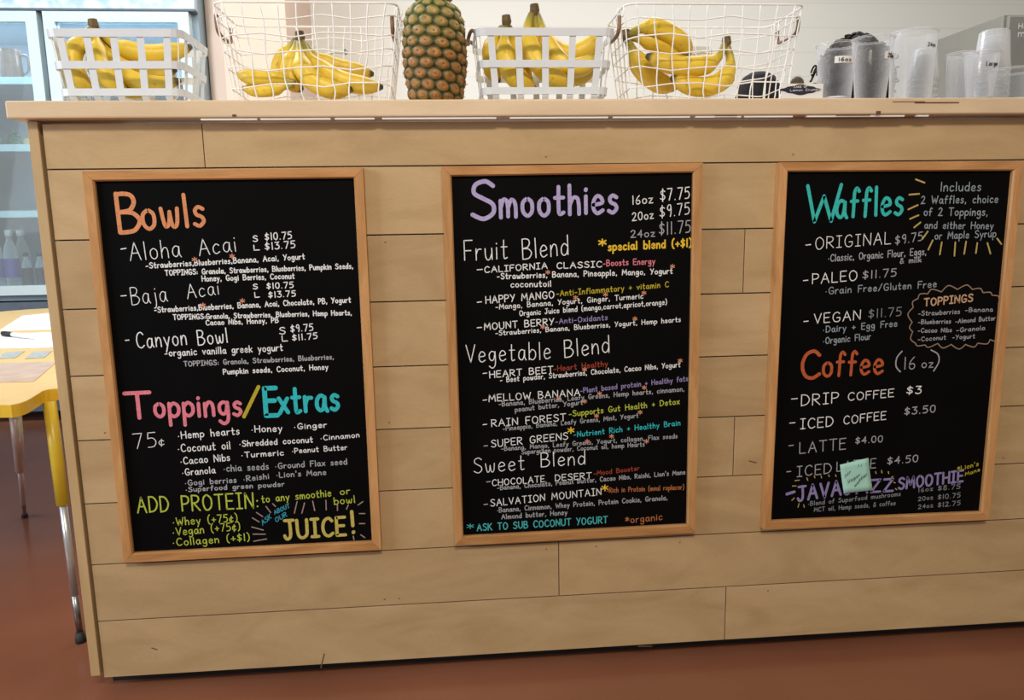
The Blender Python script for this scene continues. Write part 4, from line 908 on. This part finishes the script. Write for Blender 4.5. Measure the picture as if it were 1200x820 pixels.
gr = MB().box(xl-0.03, xr+0.03, YFR+0.0, D0-0.001, ZF+0.05, zb-0.035).build('kick_panel', GRILLE, fr, label='dark blue grey panel below the doors')
mb = MB()
for sx in (xl+0.05, xr-0.05):
    for sy in (D0+0.05, D1-0.08): mb.tube([(sx, sy, ZF), (sx, sy, ZF+0.05)], 0.022, 12)
mb.build('feet', RUBBER, fr)
fw = 0.050
for x0, x1, hs in ((xl, xm0, 1), (xm1, xr, -1)):
    mb = MB(); y0, y1 = YFR, YFR+0.045
    mb.box(x0, x0+fw, y0, y1, zb, zt); mb.box(x1-fw, x1, y0, y1, zb, zt); mb.box(x0+fw, x1-fw, y0, y1, zt-0.046, zt); mb.box(x0+fw, x1-fw, y0, y1, zb, zb+0.045)
    d_ = mb.build('door', FRIDGE, fr, label='pale blue framed glass door')
    MB().box(x0+fw, x1-fw, YFR+0.018, YFR+0.024, zb+0.045, zt-0.046).build('pane', GLASS, d_)
shelf_z = [at(20, y, YFR+0.10).z for y in (95, 173, 250)]
for z in shelf_z:
    for x0, x1 in ((xl, xm0), (xm1, xr)):
        s_ = MB().box(x0+0.004, x1-0.004, D0+0.022, D1-0.04, z-0.006, z+0.004).build('shelf', FRIDGEIN, fr)
        MB().box(x0+0.004, x1-0.004, D0+0.012, D0+0.0215, z-0.02, z+0.012).build('shelf_front', SHELFM, s_, label='pale shelf edge')
MB().box(xm0-0.01, xm1+0.01, D0+0.0, D0+0.03, zb, zt-0.006).build('mullion', GRILLE, fr)
for xx in ((xl+xm0)/2, (xm1+xr)/2):
    area('fridge_lamp', (xx, D0+0.12, zt-0.03), (xx, D0+0.3, 0), 0.5, 0.06, 5, (0.82, 0.94, 1.0))
# white tube behind the middle door post
for xx in (xm0-0.03,):
    MB().tube([(xx, D0+0.05, zb+0.1), (xx, D0+0.05, zt-0.12)], 0.008, 8).build('lamp_tube', plain('white_tube', (0.9, 0.95, 1), 0.3), fr)
YI = D0+0.10
def fbottle(px, zsh, h, r, label, body, lab=None, capm=None, lab0=0.25, lab1=0.55, grp='bottles on the lower fridge shelf', dy=0.0):
    c = at(px, 300, YI+dy); root = thing('bottle', label, 'bottle', (c.x, YI+dy, zsh+0.0045), group=grp); o_ = (c.x, YI+dy, zsh+0.0045)
    MB().lathe([(0,0),(r*0.9,0),(r,0.006),(r,h*0.6),(r*0.85,h*0.72),(r*0.42,h*0.84),(r*0.4,h*0.93),(0,h*0.93)], o_, 20).build('body', body, root, smooth=True)
    if lab: MB().lathe([(r*1.02,h*lab0),(r*1.02,h*lab1),(r*1.005,h*lab1),(r*1.005,h*lab0),(r*1.02,h*lab0)], o_, 20).build('label', lab, root, smooth=False)
    MB().lathe([(0,h),(r*0.5,h),(r*0.52,h*0.985),(r*0.52,h*0.90),(r*0.41,h*0.90)], o_, 16).build('cap', capm or STICKER, root, smooth=True)
zl = at(20, 341, YI).z
zl = max(zl, zb+0.012)
fbottle(-5, zb-0.004, 0.31, 0.032, 'clear bottle with purple label at the left edge of the lower fridge shelf', BOTTLE, PURPLE)
fbottle(13, zb-0.004, 0.31, 0.032, 'clear bottle with purple label between its twin and the black capped bottles', BOTTLE, PURPLE)
fbottle(30, zb-0.004, 0.20, 0.023, 'small bottle with black cap and black label beside the purple labelled ones', BOTTLE, BLACKLBL, BLACKLBL, 0.12, 0.62, dy=-0.035)
fbottle(46, zb-0.004, 0.20, 0.023, 'small black capped bottle nearest the counter edge', BOTTLE, BLACKLBL, BLACKLBL, 0.12, 0.62, dy=-0.035)
fbottle(27, zb-0.004, 0.31, 0.036, 'clear white capped bottle at the back of the lower fridge shelf', BOTTLE, None, dy=0.12)
# jug on the top shelf, greens and carton on the middle shelf
c = at(14, 80, YI); z = shelf_z[0]+0.0045
jug = thing('jug', 'brown drink jug on the upper shelf of the fridge', 'jug', (c.x, YI, z))
MB().lathe([(0,0),(0.045,0),(0.048,0.01),(0.045,0.11),(0.040,0.13),(0.046,0.145),(0.043,0.145),(0.037,0.13),(0.0,0.125)], (c.x, YI, z), 24).build('body', AMBER, jug, smooth=True)
MB().tube(spline([(c.x+0.043, YI, z+0.12),(c.x+0.075, YI, z+0.115),(c.x+0.075, YI, z+0.05),(c.x+0.046, YI, z+0.035)], 6), 0.006, 8).build('handle', AMBER, jug, smooth=True)
for pxx, dd, lab_ in ((-6, 0, 'leafy green bundle at the far left of the middle fridge shelf'), (16, 0.05, 'leafy green bundle beside the yellow carton in the fridge')):
    c = at(pxx, 165, YI+dd); mb = MB(); z = shelf_z[1]+0.0045
    for k in range(170):
        th = random.uniform(0, 2*PI); r = random.uniform(0, 0.045); q = Vector((c.x+0.62*r*math.cos(th), YI+dd+r*math.sin(th)*0.8, z+random.uniform(0.004, 0.09)*(1-r/0.08)))
        d_ = Vector((random.uniform(-1,1), random.uniform(-1,1), random.uniform(0,1.2))).normalized()*0.018; sd = d_.cross(Vector((0.3,0.2,1))).normalized()*0.012
        mb.add([q, q+d_*0.5-sd, q+d_, q+d_*0.5+sd], [(0,1,2,3)])
    mb.ball((c.x, YI+dd, z+0.03), 0.035, 0.03, 0.0299, 12, 8)
    tag(mb.build('leafy_greens', GREENS, None, origin=(c.x, YI+dd, z)), lab_, 'greens', 'greens in the fridge')
c = at(32, 172, YFR+0.11); z = shelf_z[1]+0.0125
tag(MB().box(c.x-0.02, c.x+0.03, YI-0.03, YI+0.02, shelf_z[1]+0.0045, shelf_z[1]+0.045).build('carton', YELBOX, None, origin=(c.x, YI, shelf_z[1]+0.0045), bevel=0.002), 'small yellow carton on the middle fridge shelf', 'carton')

# ================================================================== yellow table
TZ = -0.075; TT = 0.026
edge = [(72,450),(58,456),(44,462),(30,470),(15,474),(0,474.5)]
pts = [atz(x, y, TZ) for x, y in edge]
far = [atz(x, y, TZ) for x, y in ((0,367),(30,362),(56,356))]
e0 = pts[0]
xr_ = -1.035
P2 = [(-1.045, 0.30), (pts[1].x, pts[1].y), (pts[2].x, pts[2].y), (pts[3].x, pts[3].y), (pts[4].x, pts[4].y), (pts[5].x, pts[5].y)]
outline = P2+[(-1.32, 0.12), (-1.62, 0.36), (-1.98, 0.66), (-2.25, 1.05), (-2.36, 1.45), (-2.2, min(far[1].y-0.08, 2.1)), (-1.85, min(2.2, far[1].y)), (-1.5, 1.72), (-1.2, 1.45), (-1.06, 1.0), (-1.035, 0.6)]
OUT = [(v.x, v.y) for v in spline([(a, b, 0) for a, b in outline], 4, closed=True)]
tab = thing('activity_table', 'yellow topped classroom table with wavy edge left of the counter', 'table', (-1.6, 0.95, ZF))
def ring_in(k):
    cx_ = sum(a for a, b in OUT)/len(OUT); cy_ = sum(b for a, b in OUT)/len(OUT); return [(cx_+(a-cx_)*k, cy_+(b-cy_)*k) for a, b in OUT]
MB().prism(ring_in(0.997), TZ-TT+0.002, TZ).build('tabletop', TABLEY, tab)
n = len(OUT); o1 = OUT; o2 = ring_in(0.9972)
mb = MB(); mb.add([(a,b,TZ-TT) for a,b in o1]+[(a,b,TZ-0.0005) for a,b in o1]+[(a,b,TZ-0.0005) for a,b in o2]+[(a,b,TZ-TT) for a,b in o2], [(q*n+j, q*n+(j+1)%n, ((q+1)%4)*n+(j+1)%n, ((q+1)%4)*n+j) for q in range(4) for j in range(n)])
mb.build('edge_band', EDGEY, tab, label='deep yellow edge banding')
def leg(foot_px, top_px, mat_up, label, holes=False, foot=None, top=None, rs=1.0):
    f = atz(*foot_px, ZF) if foot is None else Vector(foot); t = atz(*top_px, TZ-TT) if top is None else Vector(top)
    f.z = ZF; q = lambda s: t.lerp(f, s)
    l_ = MB().tube([q(0.0), q(0.42)], 0.0135*rs, 14).build('leg', mat_up, tab, smooth=True, label=label)
    MB().tube([q(0.40), q(0.80)], 0.0082*rs, 14).build('inner_tube', CHROME, l_, smooth=True, label='chrome inner tube')
    MB().tube([q(0.79), q(0.965)], [0.0075*rs, 0.0068*rs], 12).build('lower_tube', STEELD, l_, smooth=True)
    MB().tube([q(0.955), q(0.985), q(1.0)], [0.008*rs, 0.0115*rs, 0.0115*rs], 14).build('foot_glide', RUBBER, l_, smooth=True, label='dark foot glide')
    if holes:
        mb = MB()
        for k in range(6):
            c = q(0.05+0.06*k); mb.tube([c+Vector((0.004,-0.0092,0)), c+Vector((0.0052,-0.0122,0))], 0.003, 8)
        mb.build('adjustment_holes', DARK, l_, label='row of dark adjustment holes')
leg((95,752), (58,470), LEGY, 'yellow upper leg with chrome below')
leg((29,605), (18,486), CHROME, 'silver leg with a row of holes', True, rs=0.85)
leg(None, None, LEGY, 'yellow upper leg with chrome below', foot=(-1.30, 1.62, ZF), top=(-1.36, 1.45, TZ-TT))
leg(None, None, LEGY, 'yellow upper leg with chrome below', foot=(-2.22, 1.66, ZF), top=(-2.14, 1.52, TZ-TT))
# things on the table
def sheet(name, quad, z, th, mat, label, cat, group=None, rows_=0):
    q = [atz(x, y, z) for x, y in quad]; ex = lambda k: [(v.x, v.y) for v in q]
    o_ = MB().prism([(v.x, v.y) for v in q][::-1], z, z+th).build(name, mat, None if rows_ == 0 else None, origin=(q[0].x, q[0].y, z))
    tag(o_, label, cat, group)
    if rows_:
        mb = MB()
        for r in range(rows_):
            t = 0.15+0.7*r/(rows_-1); a = q[0].lerp(q[3], t); b = q[1].lerp(q[2], t)
            s0, s1 = random.uniform(0.06, 0.3), random.uniform(0.6, 0.94); A = a.lerp(b, s0); B = a.lerp(b, s1); nrm = (q[3]-q[0]).normalized()*0.003
            up = Vector((0,0,th+0.0002)); mb.add([A-nrm+up, B-nrm+up, B+nrm+up, A+nrm+up], [(0,1,2,3)])
        mb.build('printed_lines', INK, o_)
    return o_
E0 = TZ+0.0006
sheet('paper_sheet', ((26,370),(66,366),(69,386),(-2,388)), E0, 0.0006, PAPER, 'white printed sheet at the back of the yellow table', 'paper', 'papers on the yellow table', 5)
sheet('paper_sheet', ((-20,392),(70,389),(72,407),(-24,409)), E0, 0.0006, PAPER, 'white printed sheet under the marker pen', 'paper', 'papers on the yellow table', 4)
sheet('flash_card', ((6,413),(29,411.5),(18,419.5),(-4,420.5)), E0, 0.0012, CARD, 'small grey card left of its twin on the yellow table', 'card', 'small cards on the yellow table')
sheet('flash_card', ((39,412.5),(61,411),(52,419),(29,420.5)), E0, 0.0012, CARD, 'small grey card next to the counter end on the yellow table', 'card', 'small cards on the yellow table')
sheet('laminated_sheet', ((-14,426),(66,424),(40,447),(-30,449)), E0, 0.001, LAMI, 'glossy pinkish laminated sheet at front of the yellow table', 'sheet')
def pen_(a, b, z):
    A = atz(*a, z); B = atz(*b, z); root = thing('marker_pen', 'black capped white marker pen lying on the papers', 'pen', A); d_ = (B-A).normalized()
    MB().tube([A+d_*0.062, B-d_*0.006, B], [0.0075, 0.0075, 0.005], 14).build('barrel', STICKER, root, smooth=True, label='white barrel')
    MB().tube([A, A+d_*0.004, A+d_*0.060], [0.006, 0.0083, 0.0083], 14).build('cap', RUBBER, root, smooth=True, label='black cap')
pen_((3,390.5),(40,394.5), TZ+0.0100)

# ================================================================== person behind the counter
hc = at(998, 95, 0.86); PX, PY, HZ = hc.x, 0.86, hc.z
per = thing('person', 'person with dark curly hair tied up, behind the 16oz and 20oz cups, facing away', 'person', (PX, PY, ZF))
sc = (HZ+0.12-ZF)/1.62
def skin_obj(name, verts, edges, mat, parent, sub=2):
    me = bpy.data.meshes.new(name); o = bpy.data.objects.new(name, me); COL.objects.link(o)
    me.from_pydata([v[0] for v in verts], edges, []); me.materials.append(mat); o.parent = parent
    md = o.modifiers.new('skin', 'SKIN'); me.skin_vertices.new() if not me.skin_vertices else None
    for i, v in enumerate(verts):
        sv = me.skin_vertices[0].data[i]; sv.radius = v[1] if isinstance(v[1], tuple) else (v[1], v[1]); sv.use_root = (i == 0)
    s_ = o.modifiers.new('sub', 'SUBSURF'); s_.levels = sub; s_.render_levels = sub
    return o
V = []; Ed = []
def vtx(x, y, z, r, link=None):
    V.append(((x*sc, y*sc, z*sc), tuple(q*sc for q in r) if isinstance(r, tuple) else r*sc))
    if link is not None: Ed.append((link, len(V)-1))
    return len(V)-1
pel = vtx(0,0,0.90,(0.14,0.10)); wa = vtx(0,0,1.06,(0.12,0.09),pel); ch = vtx(0,0,1.24,(0.15,0.10),wa); nk = vtx(0,0,1.36,0.055,ch); n2 = vtx(0,0,1.41,0.05,nk); hd = vtx(0,0.012,1.50,(0.072,0.088),n2); ht = vtx(0,0.008,1.57,(0.06,0.072),hd)
for s_ in (-1, 1):
    sh_ = vtx(s_*0.165,0,1.28,0.052,ch); el = vtx(s_*0.205,-0.02,1.02,0.038,sh_); wr_ = vtx(s_*0.21,0.05,0.80,0.025,el); pm = vtx(s_*0.21,0.07,0.73,(0.018,0.036),wr_)
    for k in range(4):
        f0 = vtx(s_*0.212,0.045+0.019*k,0.685,0.0085,pm); vtx(s_*0.205,0.048+0.019*k,0.645-(0.008 if k in (1,2) else 0),0.007,f0)
    th0 = vtx(s_*0.20,0.105,0.745,0.010,wr_); vtx(s_*0.195,0.122,0.70,0.008,th0)
    hp = vtx(s_*0.085,0,0.80,0.085,pel); kn = vtx(s_*0.09,0.01,0.46,0.056,hp); an = vtx(s_*0.09,-0.01,0.09,0.036,kn); vtx(s_*0.095,0.11,0.035,(0.038,0.03),an)
body = skin_obj('body', V, Ed, SKIN, per)
# face details on the far side (the person looks away from the counter front)
fb = MB(); C0 = Vector((PX, PY, ZF))
def fp(x, y, z): return C0+Vector((x, y, z))*sc
fb.ball(fp(0,0.108,1.49), 0.012*sc, 0.016*sc, 0.02*sc, 10, 8); fb.build('nose', SKIN, per, smooth=True)
for s_ in (-1, 1):
    MB().ball(fp(s_*0.03,0.092,1.515), 0.011*sc, 0.008*sc, 0.007*sc, 10, 8).build('eye', STICKER, per, smooth=True)
    MB().ball(fp(s_*0.076,0.01,1.495), 0.010*sc, 0.018*sc, 0.03*sc, 10, 8).build('ear', SKIN, per, smooth=True)
MB().ball(fp(0,0.098,1.445), 0.024*sc, 0.008*sc, 0.007*sc, 10, 8).build('mouth', plain('lips', (0.30, 0.10, 0.09), 0.5), per, smooth=True)
# shirt and trousers
V2 = []; E2 = []
def v2(x, y, z, r, link=None):
    V2.append(((x*sc, y*sc, z*sc), tuple(q*sc for q in r) if isinstance(r, tuple) else r*sc))
    if link is not None: E2.append((link, len(V2)-1))
    return len(V2)-1
a0 = v2(0,0,0.93,(0.155,0.115)); a1 = v2(0,0,1.06,(0.135,0.105),a0); a2 = v2(0,0,1.24,(0.165,0.115),a1); v2(0,0,1.34,0.07,a2)
for s_ in (-1, 1): q_ = v2(s_*0.168,0,1.285,0.066,a2); v2(s_*0.20,-0.015,1.10,0.056,q_)
skin_obj('shirt', V2, E2, SHIRT, per)
V2 = []; E2 = []
a0 = v2(0,0,0.91,(0.15,0.11))
for s_ in (-1, 1): q_ = v2(s_*0.088,0,0.79,0.098,a0); k2 = v2(s_*0.092,0.01,0.46,0.068,q_); v2(s_*0.092,-0.008,0.12,0.055,k2)
skin_obj('trousers', V2, E2, TROUSER, per)
# curly hair: a shell over the scalp with many coiled locks
hm = MB(); hx, hy, hz = 0, -0.012, 1.505
hm.ball(fp(0,-0.016,1.512), 0.106*sc, 0.105*sc, 0.112*sc, 22, 14)
def coil(base, d_, L_, r0, tr_):
    P = []; a = d_.orthogonal().normalized(); b = d_.cross(a); n_ = 22; ph = random.uniform(0, 6.28)
    for k in range(n_): t = k/(n_-1); P.append(base+d_*(L_*t)+(a*math.cos(ph+t*11)+b*math.sin(ph+t*11))*r0+Vector((0,0,-0.03*t*t)))
    hm.tube(P, [tr_*(1-0.6*k/(n_-1)) for k in range(n_)], 5)
for k in range(260):
    th = random.uniform(0, 2*PI); ph = random.uniform(-0.9, 1.5); d_ = Vector((math.cos(th)*math.cos(ph), math.sin(th)*math.cos(ph), math.sin(ph)))
    if d_.y > 0.55 and d_.z < 0.45: continue
    base = fp(0,-0.016,1.512)+Vector((d_.x*0.100, d_.y*0.100, d_.z*0.106))*sc
    dd = (d_+Vector((random.uniform(-.6,.6), random.uniform(-.6,.6), random.uniform(-.8,.2)))).normalized()
    coil(base, dd, random.uniform(0.02, 0.045), 0.009, 0.0062)
for k in range(40):   # longer locks hanging to the right and at the nape
    th = random.uniform(-PI*0.95, 0.2); base = fp(0.085*math.cos(th), -0.016+0.085*math.sin(th), 1.49); coil(base, Vector((0.35*math.cos(th), 0.2*math.sin(th), -1)).normalized(), random.uniform(0.12, 0.2), 0.008, 0.005)
hm.build('hair', HAIR, per, smooth=True, label='dark brown curly hair')
